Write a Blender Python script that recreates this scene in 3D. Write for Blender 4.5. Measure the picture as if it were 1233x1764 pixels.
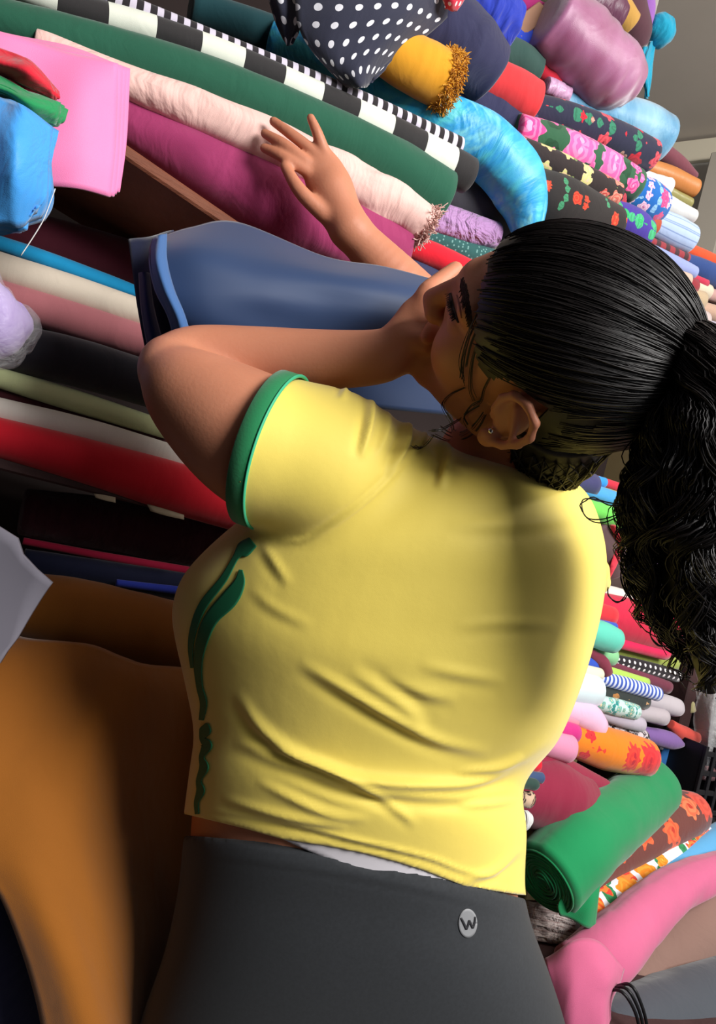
import bpy, math, random
import numpy as np
from mathutils import Vector, Matrix
from mathutils.bvhtree import BVHTree
import openvdb as vdb

for o in list(bpy.data.objects): bpy.data.objects.remove(o, do_unlink=True)
SC = bpy.context.scene
COL = SC.collection
rng = np.random.default_rng(7)

# ------------------------------------------------------------------ camera
F_PX, CU, CV = 1275.0, 616.5, 882.0
ROLL, PITCH = math.radians(15.0), math.radians(2.2)
CAM = np.array([0.0, 0.0, 1.38])
_f = np.array([0, math.cos(PITCH), math.sin(PITCH)])
_u0 = np.array([0, -math.sin(PITCH), math.cos(PITCH)])
_r0 = np.array([1.0, 0, 0])
CR = math.cos(ROLL)*_r0 + math.sin(ROLL)*_u0
CUP = -math.sin(ROLL)*_r0 + math.cos(ROLL)*_u0
CB = -_f                                                   # towards the viewer
RC = np.stack([CR, CUP, CB], axis=1)
cam_d = bpy.data.cameras.new('camera'); cam = bpy.data.objects.new('camera', cam_d); COL.objects.link(cam)
M4 = np.eye(4); M4[:3, :3] = RC; M4[:3, 3] = CAM
cam.matrix_world = Matrix(M4.tolist())
cam_d.sensor_fit = 'VERTICAL'; cam_d.sensor_height = 36.0; cam_d.sensor_width = 36.0
cam_d.lens = F_PX/1764.0*36.0; cam_d.clip_start = 0.02
SC.camera = cam

# ------------------------------------------------------------------ light
SC.view_settings.view_transform = 'Standard'; SC.view_settings.look = 'None'
SC.view_settings.gamma = 1.0; SC.view_settings.use_curve_mapping = False
SC.view_settings.exposure = 0.0
W = bpy.data.worlds.new('daylight'); SC.world = W; W.use_nodes = True
W.node_tree.nodes['Background'].inputs[0].default_value = (0.86, 0.92, 1.0, 1)
W.node_tree.nodes['Background'].inputs[1].default_value = 0.27
def area(name, loc, target, size, sy, power, col):
    l = bpy.data.lights.new(name, 'AREA'); l.shape = 'RECTANGLE'; l.size = size; l.size_y = sy
    l.energy = power; l.color = col
    o = bpy.data.objects.new(name, l); COL.objects.link(o); o.location = loc
    d = Vector(target)-Vector(loc); o.rotation_euler = d.to_track_quat('-Z', 'Y').to_euler()
    return o
area('daylight_opening', (1.5, -0.55, 2.6), (0.15, 0.95, 1.4), 1.1, 0.9, 98, (1.0, 0.98, 0.95))
_l = bpy.data.lights.new('ceiling_fill', 'POINT'); _l.energy = 40; _l.shadow_soft_size = .12; _l.color = (1.0, .97, .92)  # added unseen fill light, brightens the ceiling, right wall and top rolls
_o = bpy.data.objects.new('ceiling_fill', _l); COL.objects.link(_o); _o.location = (1.75, 0.9, 2.85)

# ------------------------------------------------------------------ helpers
def C(u, v, d):
    "world point seen at pixel (u, v) of the 1233x1764 frame, d metres in front of the lens"
    return CAM + d*(_f + CR*(u-CU)/F_PX - CUP*(v-CV)/F_PX)
def px(P):
    q = (np.asarray(P)-CAM) @ RC
    d = -q[..., 2]
    return CU+F_PX*q[..., 0]/d, CV-F_PX*q[..., 1]/d, d
WALL_A = math.radians(28); WALL_D = 1.38
WDIR = np.array([math.cos(WALL_A), math.sin(WALL_A), 0]); WN = np.array([-math.sin(WALL_A), math.cos(WALL_A), 0])
def WD(u, v, off=0.0):
    "depth at which the ray meets the shelf front, off metres nearer to the room"
    ray = _f + CR*(u-CU)/F_PX - CUP*(v-CV)/F_PX
    k = WN[1]*WALL_D
    return (k-off)/float(ray @ WN)
def WP(u, v, off=0.0): return C(u, v, WD(u, v, off))

def lin(c):
    if isinstance(c, str):
        c = c.lstrip('#'); c = [int(c[i:i+2], 16)/255 for i in (0, 2, 4)]
    return tuple(x/12.92 if x <= .04045 else ((x+.055)/1.055)**2.4 for x in c)+(1.0,)

WORLD = {}
def link(o, parent=None):
    COL.objects.link(o)
    if parent is not None: o.parent = parent
def wloc(o): return WORLD.get(o.name, np.zeros(3))
def mk(name, V, Fc, mat, parent=None, uv=None, smooth=True, attr=None):
    V = np.asarray(V, float).reshape(-1, 3)
    c = V.mean(0); c[2] = V[:, 2].min() if parent is None else c[2]
    me = bpy.data.meshes.new(name)
    me.from_pydata((V-c).tolist(), [], Fc if isinstance(Fc, list) else Fc.tolist()); me.update()
    if smooth: me.polygons.foreach_set('use_smooth', [True]*len(me.polygons))
    if uv is not None:
        l = me.uv_layers.new(name='UVMap'); idx = np.zeros(len(me.loops), int); me.loops.foreach_get('vertex_index', idx)
        l.data.foreach_set('uv', np.asarray(uv, float)[idx].ravel())
    if mat is not None: me.materials.append(mat)
    o = bpy.data.objects.new(name, me); link(o, parent)
    WORLD[o.name] = c
    o.location = c - (wloc(parent) if parent is not None else 0)
    return o
def empty(name, loc):
    o = bpy.data.objects.new(name, None); o.empty_display_size = .05; link(o); o.location = loc; WORLD[o.name] = np.asarray(loc, float); return o
LABELS = set()
def tag(o, label, cat, group=None):
    assert label not in LABELS, label
    LABELS.add(label)
    o['label'] = label; o['category'] = cat
    if group: o['group'] = group
    return o
def struct(o): o['kind'] = 'structure'; return o

# ------------------------------------------------------------------ materials
class NT:
    def __init__(s, name):
        s.m = bpy.data.materials.new(name); s.m.use_nodes = True; s.t = s.m.node_tree; s.b = s.t.nodes['Principled BSDF']
    def n(s, ty, **kw):
        x = s.t.nodes.new(ty)
        for k, v in kw.items(): setattr(x, k, v)
        return x
    def l(s, a, b): s.t.links.new(a, b)
    def put(s, sock, v):
        if hasattr(v, 'is_output'): s.l(v, sock)
        else: sock.default_value = v
    def math(s, op, a, b=0.0, c=0.0):
        x = s.n('ShaderNodeMath', operation=op); s.put(x.inputs[0], a); s.put(x.inputs[1], b); s.put(x.inputs[2], c); return x.outputs[0]
    def vm(s, op, a, b=(0, 0, 0), out=0):
        x = s.n('ShaderNodeVectorMath', operation=op); s.put(x.inputs[0], a)
        if op == 'SCALE': s.put(x.inputs[3], b)
        else: s.put(x.inputs[1], b)
        return x.outputs[out]
    def mix(s, f, a, b):
        x = s.n('ShaderNodeMix', data_type='RGBA'); s.put(x.inputs[0], f); s.put(x.inputs[6], a); s.put(x.inputs[7], b); return x.outputs[2]
    def uv(s): return s.n('ShaderNodeUVMap').outputs[0]
    def obj(s): return s.n('ShaderNodeTexCoord').outputs['Object']
    def noise(s, vec, scale, detail=3, rough=.55):
        x = s.n('ShaderNodeTexNoise'); s.put(x.inputs['Vector'], vec); x.inputs['Scale'].default_value = scale
        x.inputs['Detail'].default_value = detail; x.inputs['Roughness'].default_value = rough; return x
    def ramp(s, f, stops, interp='LINEAR'):
        x = s.n('ShaderNodeValToRGB'); x.color_ramp.interpolation = interp; e = x.color_ramp.elements
        while len(e) < len(stops): e.new(.5)
        for i, (p, c) in enumerate(stops): e[i].position = p; e[i].color = c if len(c) == 4 else lin(c)
        s.put(x.inputs[0], f); return x.outputs[0]
    def sep(s, v):
        x = s.n('ShaderNodeSeparateXYZ'); s.l(v, x.inputs[0]); return x.outputs
    def comb(s, x_, y_, z_=0.0):
        x = s.n('ShaderNodeCombineXYZ'); s.put(x.inputs[0], x_); s.put(x.inputs[1], y_); s.put(x.inputs[2], z_); return x.outputs[0]
MATS = {}
def pat_stripes(c2, period, duty=.5, axis=0):
    def f(t, base):
        x = t.sep(t.uv())[axis]
        w = t.math('FRACT', t.math('DIVIDE', x, period))
        return t.mix(t.math('GREATER_THAN', w, duty), base, lin(c2))
    return f
def pat_dots(c2, sp, r, jit=0.0):
    def f(t, base):
        v = t.n('ShaderNodeTexVoronoi', voronoi_dimensions='2D'); t.l(t.vm('SCALE', t.uv(), 1.0/sp), v.inputs['Vector'])
        v.inputs['Scale'].default_value = 1.0; v.inputs['Randomness'].default_value = jit
        return t.mix(t.math('LESS_THAN', v.outputs['Distance'], r), base, lin(c2))
    return f
def pat_floral(flowers, leaf, size, R=.42, petals=5, keep=.8, leaf_keep=.55, jit=.75, center='#f2c9a0'):
    "printed flowers with petals and leaves, laid out in the metres of the cloth"
    def f(t, base):
        co = t.vm('SCALE', t.uv(), 1.0/size)
        nz = t.noise(co, 3.0, 2)
        co = t.vm('ADD', co, t.vm('SCALE', t.vm('SUBTRACT', nz.outputs['Color'], (.5, .5, .5)), .25))
        def layer(base, off, cols, R, pet, keep, ell=1.0):
            v = t.n('ShaderNodeTexVoronoi', voronoi_dimensions='2D'); p = t.vm('ADD', co, off); t.l(p, v.inputs['Vector'])
            v.inputs['Scale'].default_value = 1.0; v.inputs['Randomness'].default_value = jit
            dlt = t.vm('SUBTRACT', p, v.outputs['Position']); rnd = t.sep(v.outputs['Color'])
            s = t.sep(dlt)
            ang = t.math('ADD', t.math('ARCTAN2', s[1], s[0]), t.math('MULTIPLY', rnd[0], 6.28))
            ln = t.vm('LENGTH', dlt, out=1)
            if pet == 2: k = t.math('MULTIPLY', t.math('POWER', t.math('ABSOLUTE', t.math('COSINE', ang)), 2.2), R)
            else: k = t.math('MULTIPLY', t.math('ADD', t.math('MULTIPLY', t.math('SINE', t.math('MULTIPLY', ang, float(pet))), .16), .84), R)
            k = t.math('MULTIPLY', k, t.math('ADD', t.math('MULTIPLY', rnd[2], .5), .65))
            m = t.math('MULTIPLY', t.math('LESS_THAN', ln, k), t.math('LESS_THAN', rnd[1], keep))
            q = t.math('DIVIDE', ln, R)
            n = len(cols); col = t.ramp(rnd[0], [(i/n, c) for i, c in enumerate(cols)], 'CONSTANT') if n > 1 else lin(cols[0])
            sw = t.math('SINE', t.math('ADD', t.math('MULTIPLY', q, 17.0), t.math('MULTIPLY', ang, 2.0)))
            if pet != 2:
                col = t.mix(t.math('MULTIPLY', t.math('GREATER_THAN', sw, .15), .45), col, lin(center))
                col = t.mix(t.math('LESS_THAN', q, .16), col, lin(center))
            else: col = t.mix(t.math('MULTIPLY', t.math('GREATER_THAN', sw, .5), .3), col, lin('#103018'))
            return t.mix(m, base, col)
        b = base
        if leaf: b = layer(b, (.5, .37, 0), [leaf], R*1.05, 2, leaf_keep)
        b = layer(b, (7.3, 2.1, 0), flowers[::-1], R*.5, 5, keep*.6)
        return layer(b, (0, 0, 0), flowers, R, petals, keep)
    return f
def pat_noise(cols, scale, stretch=(1, 1, 1), dist=0.0):
    def f(t, base):
        v = t.vm('MULTIPLY', t.uv(), stretch)
        n = t.noise(v, scale, 4); n.inputs['Distortion'].default_value = dist
        k = len(cols)
        return t.ramp(n.outputs[0], [(.28+.44*i/(k-1), c) for i, c in enumerate(cols)])
    return f
def fab(name, col, pat=None, rough=.85, sheen=.25, bump=.25, weave=900, wrinkle=26.0, wr=.5, spec=.25):
    if name in MATS: return MATS[name]
    t = NT(name); base = lin(col)
    uv = t.uv()
    if pat:
        c = pat(t, base)
    else:
        n = t.noise(uv, 7.0, 4); c = t.mix(n.outputs[0], tuple(x*.86 for x in base[:3])+(1,), tuple(min(1, x*1.1) for x in base[:3])+(1,))
    t.put(t.b.inputs['Base Color'], c)
    t.b.inputs['Roughness'].default_value = rough; t.b.inputs['Specular IOR Level'].default_value = spec
    t.b.inputs['Sheen Weight'].default_value = sheen; t.b.inputs['Sheen Roughness'].default_value = .5
    a = t.noise(t.vm('ADD', t.vm('MULTIPLY', uv, (1.0, .4, 1)), t.vm('SCALE', t.noise(uv, 6.0, 2).outputs['Color'], .18)), wrinkle, 3, .5)
    b = t.noise(uv, weave, 1)
    h = t.math('ADD', t.math('MULTIPLY', a.outputs[0], wr), t.math('MULTIPLY', b.outputs[0], .03))
    bp = t.n('ShaderNodeBump'); bp.inputs['Strength'].default_value = bump; bp.inputs['Distance'].default_value = .02
    t.l(h, bp.inputs['Height']); t.l(bp.outputs[0], t.b.inputs['Normal'])
    MATS[name] = t.m; return t.m
def plain(name, col, rough=.6, nscale=0, ncol=None, bump=0.0, spec=.3, coat=0, metal=0, stretch=(1, 1, 1)):
    if name in MATS: return MATS[name]
    t = NT(name); base = lin(col)
    if nscale:
        n = t.noise(t.vm('MULTIPLY', t.obj(), stretch), nscale, 5)
        t.put(t.b.inputs['Base Color'], t.mix(n.outputs[0], base, lin(ncol or col)))
        if bump:
            bp = t.n('ShaderNodeBump'); bp.inputs['Strength'].default_value = bump; bp.inputs['Distance'].default_value = .01
            t.l(n.outputs[0], bp.inputs['Height']); t.l(bp.outputs[0], t.b.inputs['Normal'])
    else: t.b.inputs['Base Color'].default_value = base
    t.b.inputs['Roughness'].default_value = rough; t.b.inputs['Specular IOR Level'].default_value = spec
    t.b.inputs['Metallic'].default_value = metal
    MATS[name] = t.m; return t.m

# ------------------------------------------------------------------ shapes
def cr(P, n):
    "Catmull-Rom through the rows of P, n samples"
    P = np.asarray(P, float)
    if len(P) == 2: 
        s = np.linspace(0, 1, n)[:, None]; return P[0]*(1-s)+P[1]*s
    seg = np.linalg.norm(np.diff(P[:, :3], axis=0), axis=1)+1e-9
    T = np.r_[0, np.cumsum(seg)]; T /= T[-1]
    E = np.vstack([2*P[0]-P[1], P, 2*P[-1]-P[-2]])
    out = []
    for s in np.linspace(0, 1, n):
        i = min(np.searchsorted(T, s, side='right')-1, len(P)-2); t = (s-T[i])/(T[i+1]-T[i])
        a, b, c, d = E[i], E[i+1], E[i+2], E[i+3]
        out.append(.5*((2*b)+(-a+c)*t+(2*a-5*b+4*c-d)*t*t+(-a+3*b-3*c+d)*t**3))
    return np.array(out)
def frames(P):
    T = np.gradient(P, axis=0); T /= np.linalg.norm(T, axis=1)[:, None]+1e-12
    up = np.array([0, 0, 1.0]); A = np.cross(T, up); bad = np.linalg.norm(A, axis=1) < .2
    A[bad] = np.cross(T[bad], np.array([0.3, -1.0, 0])); A /= np.linalg.norm(A, axis=1)[:, None]
    B = np.cross(A, T); return T, A, B
def tube_geo(P, R, m=28, sq=(1, 1), noise=None, cap=True):
    n = len(P); T, A, B = frames(P)
    th = np.linspace(0, 2*math.pi, m, endpoint=False)
    R = np.broadcast_to(np.asarray(R, float), (n,))
    rr = R[:, None]*np.ones(m)[None]
    if noise is not None: rr = rr*noise
    V = P[:, None]+A[:, None]*(np.cos(th)*rr*sq[0])[..., None]+B[:, None]*(np.sin(th)*rr*sq[1])[..., None]
    V = V.reshape(-1, 3); s = np.r_[0, np.cumsum(np.linalg.norm(np.diff(P, axis=0), axis=1))]
    uv = np.stack([np.repeat(s, m), np.tile(np.abs(th/math.pi-1)*math.pi, n)*np.repeat(R.mean(), n*m)], 1)
    i = np.arange(n-1)[:, None]*m; j = np.arange(m)[None]; k = (j+1) % m
    Fc = np.stack([i+j, i+k, i+k+m, i+j+m], -1).reshape(-1, 4).tolist()
    if cap: Fc += [list(range(m))[::-1], list(range((n-1)*m, n*m))]
    return V, Fc, uv
def roll_noise(n, m, amp, seed, gather=0.0, flat=0.0):
    r = np.random.default_rng(seed); s = np.linspace(0, 1, n)[:, None]; th = np.linspace(0, 2*math.pi, m, endpoint=False)[None]
    N = np.ones((n, m))
    for k in range(1, 5): N += amp/k*np.sin(k*th+r.uniform(0, 6.28)+r.uniform(-5, 5)*s)*np.cos(r.uniform(2, 9)*s+r.uniform(0, 6))
    if flat: N += flat*(((th-1.9+.25*np.sin(3*s+seed)) % (2*math.pi))/(2*math.pi)-.5)
    if gather:
        for k in range(9):
            tw = r.integers(1, 6)*r.choice([-1, 1]); fr = r.uniform(6, 40)
            w = np.sin(fr*s+tw*th+r.uniform(0, 6.28)+1.6*np.sin(2*th+r.uniform(0, 6))+1.2*np.sin(r.uniform(3, 9)*s))
            N += gather*.5*(np.abs(w)**.7*np.sign(w))*np.clip(np.sin(th*r.integers(1, 3)+r.uniform(0, 6)), 0, 1)*np.clip(np.sin(r.uniform(4, 14)*s+r.uniform(0, 6.28)), 0, 1)
    return N
SEED = [100]
def roll(label, mat, pts, off=0.0, wr=.03, gather=0.0, sq=(1, 1), n=40, m=30, name='fabric_roll', cat='fabric roll', group=None, depth=None, parent=None, endr=.93, seam=.07):
    SEED[0] += 1
    if parent is None and len(pts[0]) == 3 and ((group == G_D and pts[0][1] < 1290 and sq[1] >= 1 and abs(pts[1][1]-pts[0][1]) < 30) or (group == G_B and pts[0][1] >= 440 and pts[0][0] < 1200) or (group in (G_A, G_C) and pts[0][0] < 0 and pts[0][0] > -65)):
        (u0, v0, r0), (u1, v1, r1) = pts[0], pts[1]; e = (150 if u0 > 0 else 260)/math.hypot(u1-u0, v1-v0); pts = [(u0+(u0-u1)*e, v0+(v0-v1)*e, r0)]+list(pts)     # the roll runs on behind the person
    W_ = []
    for i, p in enumerate(pts):
        d = p[3] if len(p) > 3 else WD(p[0], p[1], off)
        c = C(p[0], p[1], d); W_.append([*c, p[2]*d/F_PX])
    Q = cr(W_, n); P, R = Q[:, :3], np.maximum(Q[:, 3], .002)
    # rounded ends
    t = np.r_[np.linspace(0, 1, n)]; N = roll_noise(n, m, wr*1.3, SEED[0], gather+.012, seam)
    R = R.copy(); 
    e0 = P[0]-(P[1]-P[0])*.0; T, _, _ = frames(P)
    Pe = [P[0]-T[0]*R[0]*.02, P[0]-T[0]*R[0]*.05]; 
    P2 = np.vstack([P[0]-T[0]*R[0]*.10, P[0]-T[0]*R[0]*.07, P, P[-1]+T[-1]*R[-1]*.07, P[-1]+T[-1]*R[-1]*.10])
    R2 = np.r_[R[0]*.55, R[0]*endr*.97, R, R[-1]*endr*.97, R[-1]*.55]
    N2 = np.vstack([N[:1], N[:1], N, N[-1:], N[-1:]])
    # keep frames stable at the ends
    V, Fc, uv = tube_geo(P2, R2, m, sq, N2)
    o = mk(name, V, Fc, mat, parent, uv)
    if parent is None: tag(o, label, cat, group)
    elif label: o['label'] = label
    return o
def grid_sheet(G, nu, nv):
    G = np.asarray(G, float)
    A = np.array([cr(r, nu) for r in G]); return np.array([cr(A[:, j], nv) for j in range(nu)]).transpose(1, 0, 2)
def solid_sheet(S, thick):
    nv, nu = S.shape[:2]
    du = np.gradient(S, axis=1); dv = np.gradient(S, axis=0); N = np.cross(du, dv); N /= np.linalg.norm(N, axis=2)[..., None]+1e-12
    if (N*(CAM-S)).sum() < 0: N = -N
    a = S.reshape(-1, 3); b = (S-N*thick).reshape(-1, 3); V = np.vstack([a, b]); K = nu*nv
    i = (np.arange(nv-1)[:, None]*nu+np.arange(nu-1)[None]).ravel()
    F1 = np.stack([i, i+nu, i+nu+1, i+1], 1); F2 = F1[:, ::-1]+K
    bd = list(range(nu))+[r*nu+nu-1 for r in range(1, nv)]+[(nv-1)*nu+c for c in range(nu-2, -1, -1)]+[r*nu for r in range(nv-2, 0, -1)]
    F3 = [[bd[k], bd[(k+1) % len(bd)], bd[(k+1) % len(bd)]+K, bd[k]+K] for k in range(len(bd))]
    lu = np.r_[0, np.cumsum(np.linalg.norm(np.diff(S[nv//2], axis=0), axis=1))]; lv = np.r_[0, np.cumsum(np.linalg.norm(np.diff(S[:, nu//2], axis=0), axis=1))]
    uv = np.stack(np.meshgrid(lu, lv), -1).reshape(-1, 2); uv = np.vstack([uv, uv])
    return V, F1.tolist()+F2.tolist()+F3, uv
def sheet(name, rows, mat, thick=.004, nu=28, nv=28, ripple=None, parent=None, off=None):
    "rows of (u, v, d); with off given, d is metres in front of the shelf plane"
    G = [[C(p[0], p[1], p[2] if off is None else WD(p[0], p[1], off+p[2])) for p in r] for r in rows]
    S = grid_sheet(G, nu, nv)
    if ripple:
        a, ku, kv, ph = ripple; U, V_ = np.meshgrid(np.linspace(0, 1, nu), np.linspace(0, 1, nv))
        S = S+CB*(a*np.sin(ku*6.28*U+kv*6.28*V_+ph+.8*np.sin(5*V_+ph)))[..., None]
    V, Fc, uv = solid_sheet(S, thick)
    return mk(name, V, Fc, mat, parent, uv)
def box(name, c, ax, mat, parent=None, bev=.002):
    "box from centre and three half-axis vectors, chamfered"
    c = np.asarray(c, float); ax = [np.asarray(a, float) for a in ax]
    L = [np.linalg.norm(a) for a in ax]; b = min(bev, min(L)*.4)
    V = []; 
    idx = {}
    for sx in (-1, 1):
        for sy in (-1, 1):
            for sz in (-1, 1):
                for k in range(3):
                    s = [sx, sy, sz]; p = c.copy()
                    for q in range(3):
                        l = (L[q]-(0 if q == k else b))/L[q]; p = p+ax[q]*s[q]*l
                    idx[(sx, sy, sz, k)] = len(V); V.append(p)
    Fc = []
    for k in range(3):
        a, b_ = [q for q in range(3) if q != k]
        for s in (-1, 1):
            f = []
            for (p, q) in ((-1, -1), (1, -1), (1, 1), (-1, 1)):
                t = [0, 0, 0]; t[k] = s; t[a] = p; t[b_] = q; f.append(idx[(*t, k)])
            Fc.append(f)
    for k in range(3):
        a, b_ = [q for q in range(3) if q != k]
        for p in (-1, 1):
            for q in (-1, 1):
                t0 = [0]*3; t1 = [0]*3; t0[k] = -1; t1[k] = 1
                for t in (t0, t1): t[a] = p; t[b_] = q
                Fc.append([idx[(*t0, a)], idx[(*t1, a)], idx[(*t1, b_)], idx[(*t0, b_)]])
    for sx in (-1, 1):
        for sy in (-1, 1):
            for sz in (-1, 1): Fc.append([idx[(sx, sy, sz, k)] for k in range(3)])
    V = np.array(V); uv = np.stack([V[:, 0], V[:, 2]], 1)
    o = mk(name, V, Fc, mat, parent, uv, smooth=False)
    import bmesh
    bm = bmesh.new(); bm.from_mesh(o.data); bmesh.ops.recalc_face_normals(bm, faces=bm.faces); bm.to_mesh(o.data); bm.free()
    return o
def strands(paths, radii, m=3):
    "many thin tubes in one mesh"
    V = []; Fc = []; n0 = 0
    for P, r in zip(paths, radii):
        v, f, _ = tube_geo(P, r, m, cap=False); V.append(v); Fc.append(np.array(f)+n0); n0 += len(v)
    return np.vstack(V), np.vstack(Fc).tolist()
# ================================================================== the room
P1, P2 = C(1165, 254, 3.0), C(1233, 247, 2.907)
P2[2] = P1[2]
wr_dir = (P2-P1); wr_dir /= np.linalg.norm(wr_dir); wr_n = np.array([wr_dir[1], -wr_dir[0], 0])   # towards the room
if wr_n @ (CAM-P1) < 0: wr_n = -wr_n
ZC = P1[2]+.02
plaster = plain('plaster', '#b9b4ac', .9, 6, '#a9a49c', .1)
ceil_m = plain('ceiling_paint', '#c4bab0', .9, 4, '#b8aea3', .1)
floor_m = plain('floor_tile', '#4c4541', .6, 9, '#3a3430', .1)
panel_m = plain('shade_board', '#2a1c1a', .8, 8, '#1c1312', .2)  # dark colour stands in for recess shade and cuts bounce light
def slab(name, c, ax, mat): return struct(box(name, c, ax, mat, bev=.003))
Z = np.array([0, 0, 1.0])
bw = WN*(WALL_D*WN[1]+.42)                                       # a point of the wall behind the shelves
s_end = float((C(1105, 120, (WALL_D*WN[1]+.42)/float((_f+CR*(1105-CU)/F_PX-CUP*(120-CV)/F_PX) @ WN))-bw) @ WDIR)   # the wall stops here, the shop opens behind it
slab('wall_back', bw+WDIR*(s_end-2.0)/2+Z*ZC/2+WN*.05, (WDIR*(s_end+2.0)/2, WN*.05, Z*ZC/2), plaster)
rw = np.array([P1[0], P1[1], 0])
slab('wall_right', rw+wr_dir*.9+Z*ZC/2-wr_n*.05, (wr_dir*2.0, wr_n*.05, Z*ZC/2), plaster)
slab('shade_wall_left', bw-WDIR*1.75-WN*.95+Z*ZC/2, (WN*1.3, WDIR*.04, Z*ZC/2), panel_m)  # unseen, added to block light and keep the lower left dark
slab('shade_wall_front', np.array([-1.0, -1.0, ZC/2]), (np.array([1.35, 0, 0]), np.array([0, .05, 0]), Z*ZC/2), panel_m)  # light blocker added behind the camera, out of view
slab('shade_wall_side', np.array([-1.75, .1, ZC/2]), (np.array([.05, 0, 0]), np.array([0, 1.15, 0]), Z*ZC/2), panel_m)  # out of view, added to shut out ambient light from the left
slab('floor', np.array([.6, 1.0, -.05]), (np.array([3.2, 0, 0]), np.array([0, 3.0, 0]), Z*.05), floor_m)
slab('ceiling', np.array([.6, 1.9, ZC+.05]), (np.array([3.4, 0, 0]), np.array([0, 1.9, 0]), Z*.05), ceil_m)
slab('trim_1', rw+wr_dir*.9+wr_n*.012+Z*(ZC-.055), (wr_dir*2.0, wr_n*.012, Z*.045), plain('trim_paint', '#d2c9b4', .7))
# a pilaster on the right wall and the pale strip beside it
pc = C(1236, 330, 2.8); 
slab('trim_2', np.array([pc[0], pc[1], ZC/2-.06]), (wr_dir*.05, wr_n*.03, Z*(ZC/2-.06)), plain('pilaster_paint', '#a8a094', .85))

# ================================================================== shelving
wood = plain('worn_wood', '#8a5238', .7, 14, '#5e3528', .5, stretch=(1, 1, 6))
wood_d = plain('dark_wood', '#4a3030', .75, 14, '#332222', .5)
sh = tag(empty('shelf_unit', bw-WDIR*.5*1.0), 'dark wooden wall shelving carrying the long fabric rolls', 'shelf')
ZP = 2.12
box('shade_panel', bw-WDIR*.55-WN*.012+Z*1.45, (WDIR*1.15, WN*.008, Z*1.44), panel_m, sh, .002)  # dark sheet added so the gaps behind the rolls look shaded
box('shade_panel', bw+WDIR*1.15-WN*.012+Z*ZP/2, (WDIR*.56, WN*.008, Z*ZP/2), panel_m, sh, .002)  # lower dark sheet, same painted recess shade on the right
def board(a, b, off, th_px, deep, mat, lab=None, nm='shelf_board'):
    A, B = WP(a[0], a[1], off), WP(b[0], b[1], off); d = B-A; L = np.linalg.norm(d); d /= L
    upv = Z-d*(Z@d); upv /= np.linalg.norm(upv); back = np.cross(upv, d); back = back if back@WN > 0 else -back
    th = th_px*WD(a[0], a[1], off)/F_PX/2
    o = box(nm, (A+B)/2+back*deep/2-upv*th, (d*L/2, back*deep/2, upv*th), mat, sh, .003)
    if lab: o['label'] = lab
    return o
board((60, 139), (505, 446), .205, 24, .36, wood, 'worn reddish wooden shelf edge')
board((-60, 768), (620, 945), .10, 26, .42, wood_d, 'dark wooden lower shelf edge')
board((940, 1020), (1230, 1080), -.05, 10, .25, wood_d)
for s in (-1.55, 1.72):
    box('upright', bw+WDIR*s-WN*.21+Z*1.2, (WDIR*.02, WN*.2, Z*1.2), wood_d, sh, .003)
kh = C(1195, 400, 1.95)
box('upright', np.array([kh[0], kh[1], 1.2])+WN*.02, (WDIR*.03, WN*.05, Z*1.02), plain('khaki_wood', '#a3926a', .7, 10, '#8c7a55'), sh, .003)
paper = plain('torn_paper', '#b9ab93', .9, 40, '#9c8d76')
for (u, v, w, h) in ((180, 857, 38, 9), (285, 880, 64, 15)):
    o = sheet('paper_label', [[(u-w/2, v-h/2-w*.06, .105), (u, v-h/2, .106), (u+w/2, v-h/2+w*.11, .105)], [(u-w*.4, v+h*.3-w*.06, .106), (u, v+h*.55, .107), (u+w/2, v+h/2+w*.12, .106)]], paper, .001, 8, 4, parent=sh, off=0)
    o['label'] = 'torn pale paper label stuck on the shelf edge'

# ================================================================== fabric rolls
G_A, G_B, G_C, G_D, G_E = 'long fabric rolls on the upper shelf', 'fabric rolls stacked high beside the wall corner', 'fabric rolls under the worn shelf edge', 'small fabric rolls stacked behind the back', 'rolls heaped on the low table'
bw_n = fab('narrow_stripe', '#241f24', pat_stripes('#c9c2d2', .0178, .52), wr=.2)
bw_w = fab('wide_stripe', '#2a2829', pat_stripes('#d9dccf', .122, .5), wr=.3)
roll('narrow black and white striped roll, topmost of the long rolls', bw_n, [(60, -62, 13), (200, -2, 13), (410, 85, 14), (620, 173, 15), (790, 254, 17)], .155, .01, group=G_A, n=60)
roll('broad black and white banded roll above the dark green roll', bw_w, [(-60, -60, 20), (105, 5, 21), (251, 48, 23), (387, 98, 24), (523, 158, 25), (641, 215, 28), (771, 284, 31), (806, 303, 30)], .155, .02, gather=.015, group=G_A, n=70)
roll('dark green roll lying under the black and white banded roll', fab('bottle_green', '#1c5540', wr=.6), [(-70, 10, 34), (0, 37, 35), (200, 92, 38), (400, 160, 41), (600, 250, 45), (690, 302, 50), (755, 344, 50)], .165, .02, gather=.02, group=G_A, n=60)
roll('blush pink roll with crumpled cloth and frayed end', fab('blush', '#e6bdb4', wr=.9, bump=.5, wrinkle=30), [(60, 75, 26), (226, 146, 29), (360, 198, 35), (480, 252, 38), (600, 312, 40), (680, 352, 37), (728, 384, 33)], .175, .03, gather=.13, group=G_A, n=120, m=48)
roll('plum purple roll sagging over the worn wooden shelf edge', fab('plum', '#96305f', wr=.8, bump=.4, wrinkle=22), [(60, 130, 40), (220, 208, 44), (300, 252, 52), (400, 310, 60), (500, 365, 64), (600, 405, 62), (688, 432, 46)], .14, .03, gather=.04, group=G_A, n=70, m=40)
roll('dark teal roll behind the narrow striped roll', fab('dark_teal', '#17434a'), [(330, 12, 28), (450, 58, 32), (560, 102, 32), (650, 150, 26)], -.03, group=G_A)
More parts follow.
